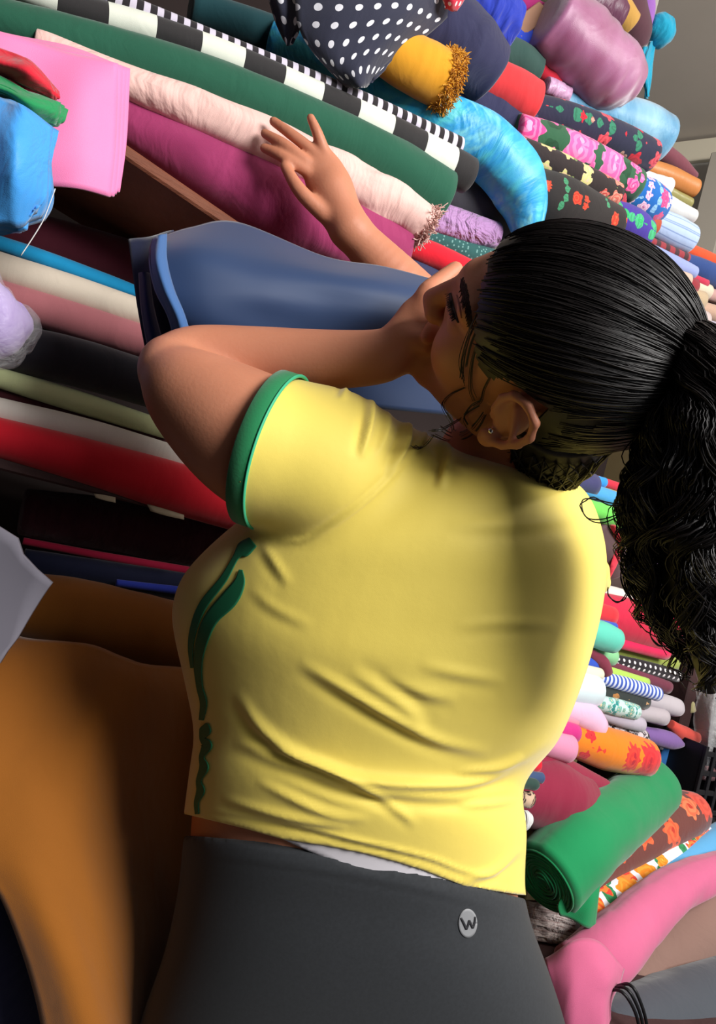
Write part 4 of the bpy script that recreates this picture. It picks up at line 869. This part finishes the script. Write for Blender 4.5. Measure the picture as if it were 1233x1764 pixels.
SH = [([(600, 650), (596, 668), (588, 690)], 6, .004, 1), ([(640, 672), (637, 721), (622, 790)], 7, .006, 1), ([(690, 704), (702, 741), (690, 780), (668, 822)], 7, .0075, 1),
      ([(722, 722), (731, 752), (704, 782)], 5, .004, -1), ([(752, 752), (771, 785), (757, 845)], 8, .007, 1), ([(665, 690), (668, 730), (650, 790)], 6, .003, 1),
      ([(738, 752), (697, 796), (645, 849), (584, 897), (527, 930), (478, 932)], 5, .0026, 1),
      ([(405, 1190), (445, 1248), (487, 1284), (541, 1314), (621, 1341), (728, 1351), (835, 1340), (950, 1272)], 11, .0085, 1),
      ([(400, 1278), (514, 1322), (621, 1359), (755, 1372), (900, 1364)], 10, .007, 1), ([(514, 1140), (600, 1190), (675, 1234), (755, 1275), (845, 1296)], 11, .005, 1),
      ([(600, 1155), (690, 1212), (735, 1262)], 12, .0030, -1), ([(655, 1160), (720, 1190), (790, 1205)], 11, .0024, 1), ([(720, 1145), (790, 1160), (870, 1172)], 11, .0022, 1),
      ([(410, 1275), (555, 1316), (675, 1388), (720, 1425)], 8, .004, 1), ([(380, 1375), (500, 1408), (600, 1425)], 9, .004, 1), ([(440, 1345), (560, 1400), (640, 1412)], 8, .003, -1),
      ([(345, 1393), (420, 1404), (560, 1434), (728, 1474), (800, 1500), (890, 1515)], 5, .0022, 1), ([(798, 1516), (850, 1500), (896, 1460)], 8, .004, 1),
      ([(780, 1330), (850, 1320), (900, 1300)], 7, .004, 1), ([(790, 1390), (850, 1384), (895, 1378)], 7, .004, -1),
      ([(450, 935), (470, 965), (500, 1010)], 9, .0018, 1), ([(430, 1010), (470, 1045), (540, 1080)], 10, .0012, 1),
      ([(770, 905), (900, 902), (1000, 890)], 12, .002, 1), ([(780, 1080), (860, 1072), (960, 1075)], 10, .0016, 1)]
SPt = folds(SPt, SQ, SH)
SW = to_world(SPt)
sh_t = NT('yellow_jersey'); _n = sh_t.noise(sh_t.obj(), 5, 3)
sh_t.put(sh_t.b.inputs['Base Color'], sh_t.mix(_n.outputs[0], lin('#e6cc58'), lin('#eed868')))
sh_t.b.inputs['Roughness'].default_value = .62; sh_t.b.inputs['Sheen Weight'].default_value = .35; sh_t.b.inputs['Specular IOR Level'].default_value = .3
_w = sh_t.noise(sh_t.obj(), 22, 4); _k = sh_t.noise(sh_t.obj(), 1500, 1); _b = sh_t.n('ShaderNodeBump'); _b.inputs['Strength'].default_value = .12; _b.inputs['Distance'].default_value = .006
sh_t.l(sh_t.math('ADD', _w.outputs[0], sh_t.math('MULTIPLY', _k.outputs[0], .08)), _b.inputs['Height']); sh_t.l(_b.outputs[0], sh_t.b.inputs['Normal'])
shirt = mk('shirt', SW, SQ, sh_t.m, woman); shirt['label'] = 'fitted yellow short-sleeved top'
BV_shirt = bvh(SW, SQ)
del Sf, S0, X, Y, Z_, U_, V_, hem, cut, arm_only
def hit(bv, u, v):
    d = C(u, v, 1.0)-CAM; d /= np.linalg.norm(d); r = bv.ray_cast(Vector(CAM), Vector(d))
    return None if r[0] is None else (np.array(r[0]), np.array(r[1]))
def ribbon(name, bv, pts, mat, parent, lift=.0014, n=90, across=9, toward=(700, 1050), thick=.0006):
    "a printed or sewn strip laid on a surface; pts (u, v, width px)"
    K = cr(np.array(pts, float), n); T = np.gradient(K[:, :2], axis=0); T /= np.linalg.norm(T, axis=1)[:, None]+1e-9
    rows = []
    for k in range(n):
        nrm = np.array([-T[k, 1], T[k, 0]]); row = []
        for a in np.linspace(-.5, .5, across):
            p = K[k, :2]+nrm*a*K[k, 2]; h = hit(bv, *p); tries = 0
            while h is None and tries < 25: p = p+(np.array(toward)-p)*.012; h = hit(bv, *p); tries += 1
            if h is None: h = (C(p[0], p[1], .8), -_f)
            nn = h[1] if h[1] @ (CAM-h[0]) > 0 else -h[1]
            row.append(h[0]+nn*lift)
        rows.append(row)
    V, Fc, uv = solid_sheet(np.array(rows), thick); return mk(name, V, Fc, mat, parent, uv)
green_p = plain('green_print', '#1f6b48', .6); green_b = fab('green_band', '#1d7a4a', wr=.3); green_l = plain('green_piping', '#3fae82', .5)
ribbon('printed_stripe', BV_shirt, [(437, 934, 20), (420, 948, 26), (408, 960, 11), (386, 998, 13), (353, 1040, 15), (337, 1076, 13), (330, 1112, 9), (332, 1150, 5)], green_p, shirt)
ribbon('printed_stripe', BV_shirt, [(416, 982, 6), (413, 1005, 20), (396, 1032, 30), (368, 1062, 25), (353, 1092, 22), (343, 1135, 16), (345, 1180, 11), (352, 1210, 12), (348, 1240, 8)], green_p, shirt)
ribbon('printed_stripe', BV_shirt, [(358, 1246, 6), (355, 1258, 20), (350, 1272, 9), (358, 1284, 18), (349, 1304, 9), (353, 1322, 16), (344, 1344, 9), (347, 1362, 14), (340, 1382, 8), (341, 1402, 7)], green_p, shirt)
# sleeve band: a ring of ribbing round the arm
def ring_band(name, c, nrm, r, w, th, mat, parent):
    a = np.cross(nrm, [0, 0, 1.0]); a /= np.linalg.norm(a); b = np.cross(nrm, a); th_ = np.linspace(0, 2*math.pi, 73)[:-1]
    V = []; prof = [(-w/2, 0), (-w/2+.001, th), (0, th*1.15), (w/2-.001, th), (w/2, 0), (w/2-.001, -th), (-w/2+.001, -th)]
    for t_ in th_:
        e = a*math.cos(t_)+b*math.sin(t_)
        for (s_, q) in prof: V.append(c+nrm*s_+e*(r+q))
    m = len(prof); n = len(th_)
    Fc = [[i*m+j, i*m+(j+1) % m, ((i+1) % n)*m+(j+1) % m, ((i+1) % n)*m+j] for i in range(n) for j in range(m)]
    V = to_world(np.array(V)); return mk(name, V, Fc, mat, parent, np.stack([np.repeat(np.arange(n), m)*.003, np.tile(np.arange(m), n)*.003], 1))
ring_band('sleeve_band', pc_+n_c*.0045, n_c, r_px(136, .70), .0165, .0011, green_b, shirt)
ring_band('band_piping', pc_-n_c*.005, n_c, r_px(136, .70), .0030, .0016, green_l, shirt)
# ---------------------------------------------------------------- leggings, undershirt
PANTS = [((327, 1425), (891, 1525), .87, .195, .195), ((324, 1480), (897, 1565), .872, .197, .197), ((316, 1545), (908, 1605), .875, .20, .20), ((296, 1640), (932, 1672), .88, .21, .21), ((262, 1740), (962, 1770), .89, .22, .21), ((225, 1860), (985, 1880), .90, .22, .21), ((200, 2000), (985, 2010), .91, .21, .20)]
HP = .004
Pf = Field([-.42, -1.05, -1.2], [.36, -.30, -.56], HP)
Pf.a[:] = ringlevel(PANTS, HP, Pf)-.001
X, Y, Z_ = Pf.grid(); U_ = CU+F_PX*X/-Z_; V_ = CV+F_PX*Y/Z_
Pf.a = np.maximum(Pf.a, ((np.interp(U_, *PTOP)-V_)*(-Z_)/F_PX).astype(np.float32))
hipc = to_world(cc(600, 1950, .905))
PP, PQ = Pf.mesh(); PP = folds(PP, PQ, [([(345, 1470), (560, 1500), (728, 1532), (890, 1575)], 5, .0016, 1)])
PW = to_world(PP)
blackc = NT('black_knit'); _n = blackc.noise(blackc.obj(), 300, 2); _m = blackc.noise(blackc.obj(), 6, 3)
blackc.put(blackc.b.inputs['Base Color'], blackc.mix(_n.outputs[0], lin('#1b1e22'), lin('#2a2d32'))); blackc.b.inputs['Roughness'].default_value = .85; blackc.b.inputs['Sheen Weight'].default_value = .12
leg = mk('leggings', PW, PQ, blackc.m, woman); leg['label'] = 'black high-waisted leggings'
BV_pants = bvh(PW, PQ)
del X, Y, Z_, U_, V_
# trouser legs down to the floor
hp = PW[PW[:, 2] < PW[:, 2].min()+.05].mean(0)
ld = np.array([CR[0], CR[1], 0]); ld = np.array([-_f[1]*0+.25, 1.0, 0]); ld /= np.linalg.norm(ld)
for s in (-1, 1):
    V, Fc, uv = tube_geo(cr([hp+ld*.09*s+Z*.06, hp+ld*.10*s-Z*.15, np.r_[hp[:2]+ld[:2]*.10*s, .42], np.r_[hp[:2]+ld[:2]*.10*s+np.array([.02, 0]), .06]], 20), np.interp(np.linspace(0, 1, 20), [0, .3, .7, 1], [.13, .105, .065, .055]), 28)
    mk('trouser_leg', V, Fc, blackc.m, leg, uv)
    fc = np.r_[hp[:2]+ld[:2]*.10*s, .0]
    V, Fc, uv = tube_geo(cr([fc+np.array([.07, 0, .045]), fc+np.array([0, 0, .05]), fc+np.array([-.09, 0, .036]), fc+np.array([-.17, 0, .026])], 14), [.02, .034, .044, .048, .048, .047, .045, .042, .04, .038, .036, .034, .028, .012], 20, (1, .72)); mk('shoe', V, Fc, blk, woman, uv)
# pale undershirt strip
Uf = Field([-.12, -.60, -1.1], [.20, -.28, -.60], .003)
S1 = ringlevel(TORSO, .003, Uf); X, Y, Z_ = Uf.grid(); U_ = CU+F_PX*X/-Z_; V_ = CV+F_PX*Y/Z_
Uf.a = np.maximum(np.maximum(S1+.0003, (np.interp(U_, *HEM)-10-V_)*(-Z_)/F_PX), np.maximum((V_-np.interp(U_, *PTOP)-14)*(-Z_)/F_PX, np.maximum((496+(V_-1450)*2.2-U_)*.4*(-Z_)/F_PX, (U_-780)*(-Z_)/F_PX))).astype(np.float32)
Uf.a = np.maximum(Uf.a, (-.86-Z_).astype(np.float32))
UP, UQ = Uf.mesh(); us = mk('undershirt', to_world(UP), UQ, plain('white_cotton', '#cfcad0', .8), woman); us['label'] = 'white undershirt edge'
del X, Y, Z_, U_, V_, Uf, S1
# round badge with its letter mark
cen = (805, 1590)
rows = []
for rr in np.linspace(0.02, 1, 7):
    row = []
    for t_ in np.linspace(0, 2*math.pi, 37):
        h = hit(BV_pants, cen[0]+16*rr*math.cos(t_), cen[1]+25*rr*math.sin(t_)); nn = h[1] if h[1]@(CAM-h[0]) > 0 else -h[1]; row.append(h[0]+nn*.0009)
    rows.append(row)
V, Fc, uv = solid_sheet(np.array(rows), .0007); bdg = mk('badge', V, Fc, plain('badge_grey', '#86878a', .6), leg, uv); bdg['label'] = 'oval grey badge with a letter W'
for st in ([(793, 1580, 3.2), (798, 1590, 3.6), (802, 1600, 3.2)], [(802, 1600, 3), (805, 1592, 3.2), (807, 1584, 3)], [(807, 1584, 3), (810, 1591, 3.4), (813, 1598, 3)], [(813, 1598, 3), (816, 1588, 3), (817, 1578, 2.5)]):
    ribbon('letter_stroke', BV_pants, st, plain('badge_ink', '#2c2c30', .6), bdg, .0017, 8, 3, thick=.0004)

# ---------------------------------------------------------------- face details
brow_m = plain('brow_hair', '#3a221d', .7); lash_m = plain('lash', '#1c1112', .6)
def hairs(name, pts, cnt, ln, spread, lean, mat, lift, rr):
    "short hairs growing from a line on the face; pts (u, v, width px)"
    K = cr(np.array(pts, float), 60); T = np.gradient(K[:, :2], axis=0); T /= np.linalg.norm(T, axis=1)[:, None]; q = np.random.default_rng(2); out = []
    for _ in range(cnt):
        k = q.integers(0, 60); n_ = np.array([-T[k, 1], T[k, 0]]); p0 = K[k, :2]+n_*q.uniform(-.5, .5)*K[k, 2]*spread
        d = T[k]*lean[0]+n_*lean[1]+q.normal(0, .18, 2); d /= np.linalg.norm(d); L = ln*q.uniform(.6, 1); P = []
        for s_ in (0, .35, .7, 1):
            h = hit(BV_body, *(p0+d*L*s_+n_*s_*s_*2))
            if h is None: break
            P.append(h[0]+(CAM-h[0])/np.linalg.norm(CAM-h[0])*(lift*(.2+s_)))
        if len(P) == 4: out.append(cr(P, 6))
    V, Fc = strands(out, [rr]*len(out), 3); o = mk(name, V, Fc, mat, woman); o['kind'] = 'stuff'; return o
hairs('eyebrow', [(796, 478, 7), (800, 498, 12), (804, 522, 12), (808, 540, 9), (811, 556, 3)], 260, 13, .9, (1, .12), brow_m, .0007, .00035)
ribbon('lash_line', BV_body, [(776, 505, 2), (777, 516, 5), (780, 530, 6), (785, 545, 5), (790, 556, 2)], lash_m, woman, .0008, 24, 4, (850, 600), .0006)
hairs('eyelashes', [(776, 505, 3), (778, 518, 4), (781, 532, 4), (786, 548, 3)], 70, 9, 1, (.35, 1), lash_m, .0030, .0003)
ribbon('eyelid_crease_shade', BV_body, [(787, 508, 2), (791, 525, 3), (795, 548, 2)], plain('lid_shade', '#7a4236', .6), woman, .0003, 16, 3, (850, 600), .0003)  # darker strip, paints the shade in the lid crease
eh = hit(BV_body, 846, 742)
if eh is not None:
    nn = eh[1] if eh[1]@(CAM-eh[0]) > 0 else -eh[1]
    o = mk('earring', *tube_geo(np.array([eh[0]-nn*.001, eh[0]+nn*.0004, eh[0]+nn*.0014, eh[0]+nn*.0022]), [.0012, .0028, .0026, .001], 14)[:2], plain('silver_metal', '#e8e4dc', .2, metal=1), woman); o['label'] = 'small silver ear stud'

# ---------------------------------------------------------------- hair
hair_t = NT('black_hair'); _n = hair_t.noise(hair_t.vm('MULTIPLY', hair_t.obj(), (1, 1, 1)), 40, 3)
hair_t.put(hair_t.b.inputs['Base Color'], hair_t.mix(_n.outputs[0], lin('#0d0a0b'), lin('#1f1817'))); hair_t.b.inputs['Roughness'].default_value = .45; hair_t.b.inputs['Specular IOR Level'].default_value = .55
HAIR = hair_t.m
HCn = np.array([-.014, .044, 0.0]); HRd = np.array([.109, .093, .085])
TIE = np.array([-.098, .078, -.004])
def hl(f): return np.interp(f, [-.2, -.075, -.05, -.035, -.02, .010, .030, .042, .055, .07, .085, .12], [-.10, -.10, -.085, -.05,   .040, .040, .018, .018, .030, .052, .074, .10])
th = np.linspace(0, math.pi, 70); ph = np.linspace(0, 2*math.pi, 120, endpoint=False)
TH, PH = np.meshgrid(th, ph, indexing='ij')
dirs = np.stack([np.sin(TH)*np.cos(PH), np.cos(TH), np.sin(TH)*np.sin(PH)], -1).reshape(-1, 3)
base = HCn+dirs*HRd
# nape: pull the lower back of the shell down along the neck
low = base[:, 1] < 0
base[low & (base[:, 0] < -.03), 1] *= 1.9
keepv = base[:, 1] > np.array([hl(f) for f in base[:, 0]])
i = np.arange(69)[:, None]*120; j = np.arange(120)[None]; k_ = (j+1) % 120
Q = np.stack([i+j, i+k_, i+k_+120, i+j+120], -1).reshape(-1, 4); Q = Q[keepv[Q].all(1)]
used = np.unique(Q); mp = -np.ones(len(base), int); mp[used] = np.arange(len(used))
Vh = base[used]; Vi = HCn+(Vh-HCn)*.955
K = len(used); Qm = mp[Q]
hair = mk('hair', to_world(hd(np.vstack([Vh, Vi]))), Qm.tolist()+(Qm[:, ::-1]+K).tolist(), HAIR, woman); hair['label'] = 'black hair pulled back into a ponytail'
r = np.random.default_rng(3)
paths, rad = [], []
tdir = (TIE-HCn)/HRd; tdir /= np.linalg.norm(tdir)
src = base[keepv]; sd_ = dirs[keepv]
ang = np.arccos(np.clip(sd_@tdir, -1, 1)); ok = np.where(ang > .35)[0]
edge = []
for q in np.r_[r.choice(ok, 3600), r.choice(ok[(src[ok, 1] < .01)], 900)]:
    a = sd_[q]+r.normal(0, .02, 3); a /= np.linalg.norm(a)
    w0 = math.acos(np.clip(a@tdir, -1, 1)); t_ = np.linspace(0, r.uniform(.7, 1.0), 18)
    D = (np.sin((1-t_)*w0)[:, None]*a+np.sin(t_*w0)[:, None]*tdir)/math.sin(w0)
    lk = np.sin(23*a[2]+11*a[1]+1.3)*np.sin(17*a[1]-9*a[0]+.4)                      # combed into uneven locks
    ax_ = np.cross(a, tdir); ax_ /= np.linalg.norm(ax_)+1e-9
    wav = (r.normal(0, .012)*np.sin(np.linspace(0, r.uniform(2, 6), 18)+r.uniform(0, 6))+.03*lk*np.sin(t_*3.1)+.012*np.sin(7*t_+5*lk))
    D = D+ax_[None]*wav[:, None]
    P = HCn+D*HRd*(1.004+.016*lk*np.sin(t_*3.14)+r.uniform(0, .014)+(r.random() < .04)*.03*np.sin(t_*3.14))[:, None]
    lowp = (P[:, 1] < 0) & (P[:, 0] < -.03); P[lowp, 1] *= 1.9
    if ((P[:, 2] > .05) & (P[:, 0] > -.040) & (P[:, 0] < .016) & (P[:, 1] > -.05) & (P[:, 1] < .040)).any(): continue      # the ear stays free
    paths.append(to_world(hd(P))); rad.append(r.uniform(.0004, .0009))
V, Fc = strands(paths, rad); o = mk('combed_strands', V, Fc, HAIR, hair); o['kind'] = 'stuff'
V, Fc, uv = tube_geo(to_world(cr([hd((-.045, -.02, .012)), hd((-.055, -.055, .010)), cc(925, 800, .775), cc(930, 832, .79)], 16)), np.linspace(.056, .040, 16), 30, (1, 1), roll_noise(16, 30, .05, 4, .06)); mk('nape_hair', V, Fc, HAIR, hair, uv)
_v = V.reshape(-1, 30, 3); _c = _v.mean(1)
for q in range(420):
    k0 = r.integers(0, 30); kk = (k0+np.round(np.linspace(0, r.normal(0, 2.5), 14)).astype(int)) % 30; ii = np.linspace(15, 1, 14).astype(int)
    P = _c[ii]+(_v[ii, kk]-_c[ii])*(1.01+r.uniform(0, .05)+.02*np.sin(np.linspace(0, 6, 14)+r.uniform(0, 6)))[:, None]; paths.append(cr(P[::2], 16)); rad.append(r.uniform(.0004, .0009))
V, Fc = strands(paths[-420:], rad[-420:]); o = mk('nape_strands', V, Fc, HAIR, hair); o['kind'] = 'stuff'
# loose wisps by pixel, laid a little off the skin
def wisp(pts, lift=.004, rr=.0006):
    out = []
    for (u, v) in pts:
        h = hit(BV_body, u, v); s_ = hit(BV_shirt, u, v)
        dd = min([px(x[0])[2] for x in (h, s_) if x is not None] or [.64]); out.append(C(u, v, dd-lift))
    return cr(out, 30), rr
wp = []
for pts in ([(800, 668), (775, 680), (762, 695), (768, 712), (778, 728), (781, 742), (776, 738)], [(832, 712), (815, 735), (795, 748), (775, 750), (758, 740)], [(836, 715), (822, 740), (800, 756), (770, 760), (745, 750)],
            [(868, 424), (850, 470), (838, 515), (815, 560), (800, 610), (796, 650)], [(870, 440), (852, 500), (832, 545), (812, 590), (803, 630)], [(862, 430), (842, 490), (826, 540), (806, 585), (795, 625), (800, 660)], [(880, 425), (862, 470), (846, 520), (830, 570), (812, 620), (808, 668), (815, 690)],
            [(830, 690), (812, 700), (800, 720), (806, 735)], [(825, 700), (805, 712), (790, 725), (760, 742), (742, 745)], [(745, 752), (735, 765), (722, 772), (712, 768)], [(850, 640), (836, 668), (830, 690), (818, 700)]):
    for q in range(4):
        jt = r.normal(0, 2.6, (1, 2)); P, rr = wisp([tuple(np.array(p)+jt[0]*(.4+.6*e/len(pts))) for e, p in enumerate(pts)], .004+.002*r.random()); wp.append(P)
V, Fc = strands(wp, [.00034]*len(wp), 4); o = mk('loose_wisps', V, Fc, HAIR, hair); o['kind'] = 'stuff'
# ponytail: tie, core and curls
tw = to_world(hd(TIE)); td = px(tw)
cen_px = [(td[0]-25, td[1]-4, td[2], 30), (1196, 588, .585, 42), (1216, 660, .575, 75), (1212, 780, .585, 112), (1196, 900, .60, 122), (1200, 1010, .61, 112), (1214, 1100, .62, 74), (1220, 1190, .63, 30)]
CP = cr([[*cc(u, v, d), r_px(w, d)] for (u, v, d, w) in cen_px], 60)
Cw = to_world(CP[:, :3]); Rw = CP[:, 3]
V, Fc, uv = tube_geo(Cw, Rw*.62*(1-.25*np.linspace(0, 1, 60)**3), 24, (1, .85), roll_noise(60, 24, .10, 9, .12))
pony = mk('ponytail', V, Fc, HAIR, hair, uv); pony['label'] = 'long curly black ponytail'
T, A, B_ = frames(Cw)
paths, rad = [], []
for q in range(110):                                                       # locks, each a spray of strands winding together
    an = r.uniform(0, 6.28); ro = r.uniform(.5, 1.0)**.5; tw_ = r.normal(0, .4); fq = r.uniform(4.5, 8); p0 = r.uniform(0, 6.28); sg = r.choice([-1, 1]); am = r.uniform(.004, .010); tend = min(1, r.beta(5, 1.3)*1.04)
    for w in range(11):
        t0 = r.uniform(0, .05); t1 = tend*r.uniform(.88, 1.0); tt = np.linspace(t0, t1, 56); kx = tt*59; i0 = np.clip(kx.astype(int), 0, 58); fr = (kx-i0)[:, None]
        c = Cw[i0]*(1-fr)+Cw[i0+1]*fr; a = A[i0]; b = B_[i0]; R_s = Rw[i0]*(1-fr[:, 0])+Rw[i0+1]*fr[:, 0]
        aa = an+tw_*tt+r.normal(0, .09); rw_ = ro+r.normal(0, .03)
        amp = am*np.clip((tt-.08)*2.5, 0.03, 1)*r.uniform(.7, 1.3); ph_ = p0+r.normal(0, .35)
        P = c+a*(np.cos(aa)*R_s*rw_+amp*np.cos(fq*6.28*tt+ph_))[:, None]+b*(np.sin(aa)*R_s*.85*rw_+amp*sg*np.sin(fq*6.28*tt+ph_))[:, None]
        paths.append(P); rad.append(r.uniform(.0004, .0008))
for pts in ([(1080, 880), (1040, 896), (1012, 892), (1000, 876), (1006, 862), (1025, 858), (1050, 866), (1075, 870)], [(1090, 905), (1064, 915), (1060, 930), (1075, 940), (1090, 930)], [(1085, 1010), (1075, 1030), (1060, 1036), (1048, 1026), (1046, 1012)], [(1100, 1020), (1108, 1045), (1112, 1062)], [(1130, 1060), (1120, 1090), (1132, 1110), (1150, 1112)], [(1110, 960), (1085, 975), (1080, 990), (1092, 1000)]):
    for q in range(2): paths.append(cr([C(u+r.normal(0, 1.5), v+r.normal(0, 1.5), .60) for u, v in pts], 40)); rad.append(.0006)
V, Fc = strands(paths, rad); o = mk('curls', V, Fc, HAIR, pony); o['kind'] = 'stuff'
mk('hair_tie', *tube_geo(tw+(lambda e: np.cos(e)[:, None]*A[3]+np.sin(e)[:, None]*B_[3])(np.linspace(0, 2*math.pi, 25))*.023, .005, 10)[:2], plain('hair_band', '#0c0b0e', .7), hair)

# ---------------------------------------------------------------- navy cloth over the far arm
nav = NT('navy_satin'); _n = nav.noise(nav.uv(), 5, 3)
nav.put(nav.b.inputs['Base Color'], nav.mix(_n.outputs[0], lin('#172b50'), lin('#213e68'))); nav.b.inputs['Roughness'].default_value = .6; nav.b.inputs['Sheen Weight'].default_value = .15
nc = tag(empty('draped_cloth', C(480, 600, .85)), 'navy blue cloth carried over the arm, folded at its left end', 'cloth')
sheet('front_layer', [[(262, 412, .84), (330, 392, .86), (412, 384, .90), (560, 440, .92), (660, 458, .93), (760, 486, .94)],
    [(258, 440, .80), (340, 430, .80), (440, 445, .82), (560, 470, .84), (660, 488, .86), (760, 510, .89)],
    [(268, 490, .79), (350, 490, .79), (450, 500, .805), (560, 515, .83), (660, 530, .85), (765, 550, .88)],
    [(290, 545, .80), (360, 548, .80), (460, 555, .82), (560, 565, .84), (660, 580, .86), (770, 600, .89)],
    [(318, 590, .83), (370, 610, .83), (470, 620, .84), (560, 630, .86), (660, 650, .88), (770, 660, .90)],
    [(340, 640, .84), (380, 660, .85), (480, 680, .86), (560, 690, .88), (660, 705, .89), (770, 715, .91)]], nav.m, .010, 60, 40, (.003, 1.2, .4, 0), parent=nc)
sheet('back_layer', [[(222, 414, .90), (262, 404, .89), (300, 398, .89)], [(228, 460, .89), (262, 455, .875), (300, 450, .88)], [(236, 520, .88), (268, 520, .865), (310, 510, .88)], [(246, 580, .88), (280, 585, .87), (320, 580, .88)], [(252, 618, .88), (290, 620, .87), (330, 615, .88)]], fab('navy_deep', '#1a2140'), .010, 16, 24, (.004, 1, .5, 1), parent=nc)
sheet('turned_edge', [[(262, 412, .82), (274, 405, .80), (288, 402, .82)], [(256, 450, .80), (270, 448, .775), (288, 446, .79)], [(266, 500, .79), (284, 498, .77), (300, 496, .785)], [(288, 545, .79), (304, 543, .775), (318, 540, .785)], [(300, 590, .80), (318, 586, .79), (330, 580, .80)]], fab('blue_edge', '#3a6094'), .006, 14, 24, None, parent=nc)
sheet('inner_fold', [[(238, 470, .86), (248, 468, .85), (258, 470, .86)], [(242, 530, .85), (254, 528, .84), (266, 530, .85)], [(252, 590, .85), (266, 592, .84), (282, 590, .85)], [(262, 612, .86), (276, 614, .85), (290, 610, .86)]], fab('navy_inner', '#2a2c58'), .006, 10, 20, None, parent=nc)
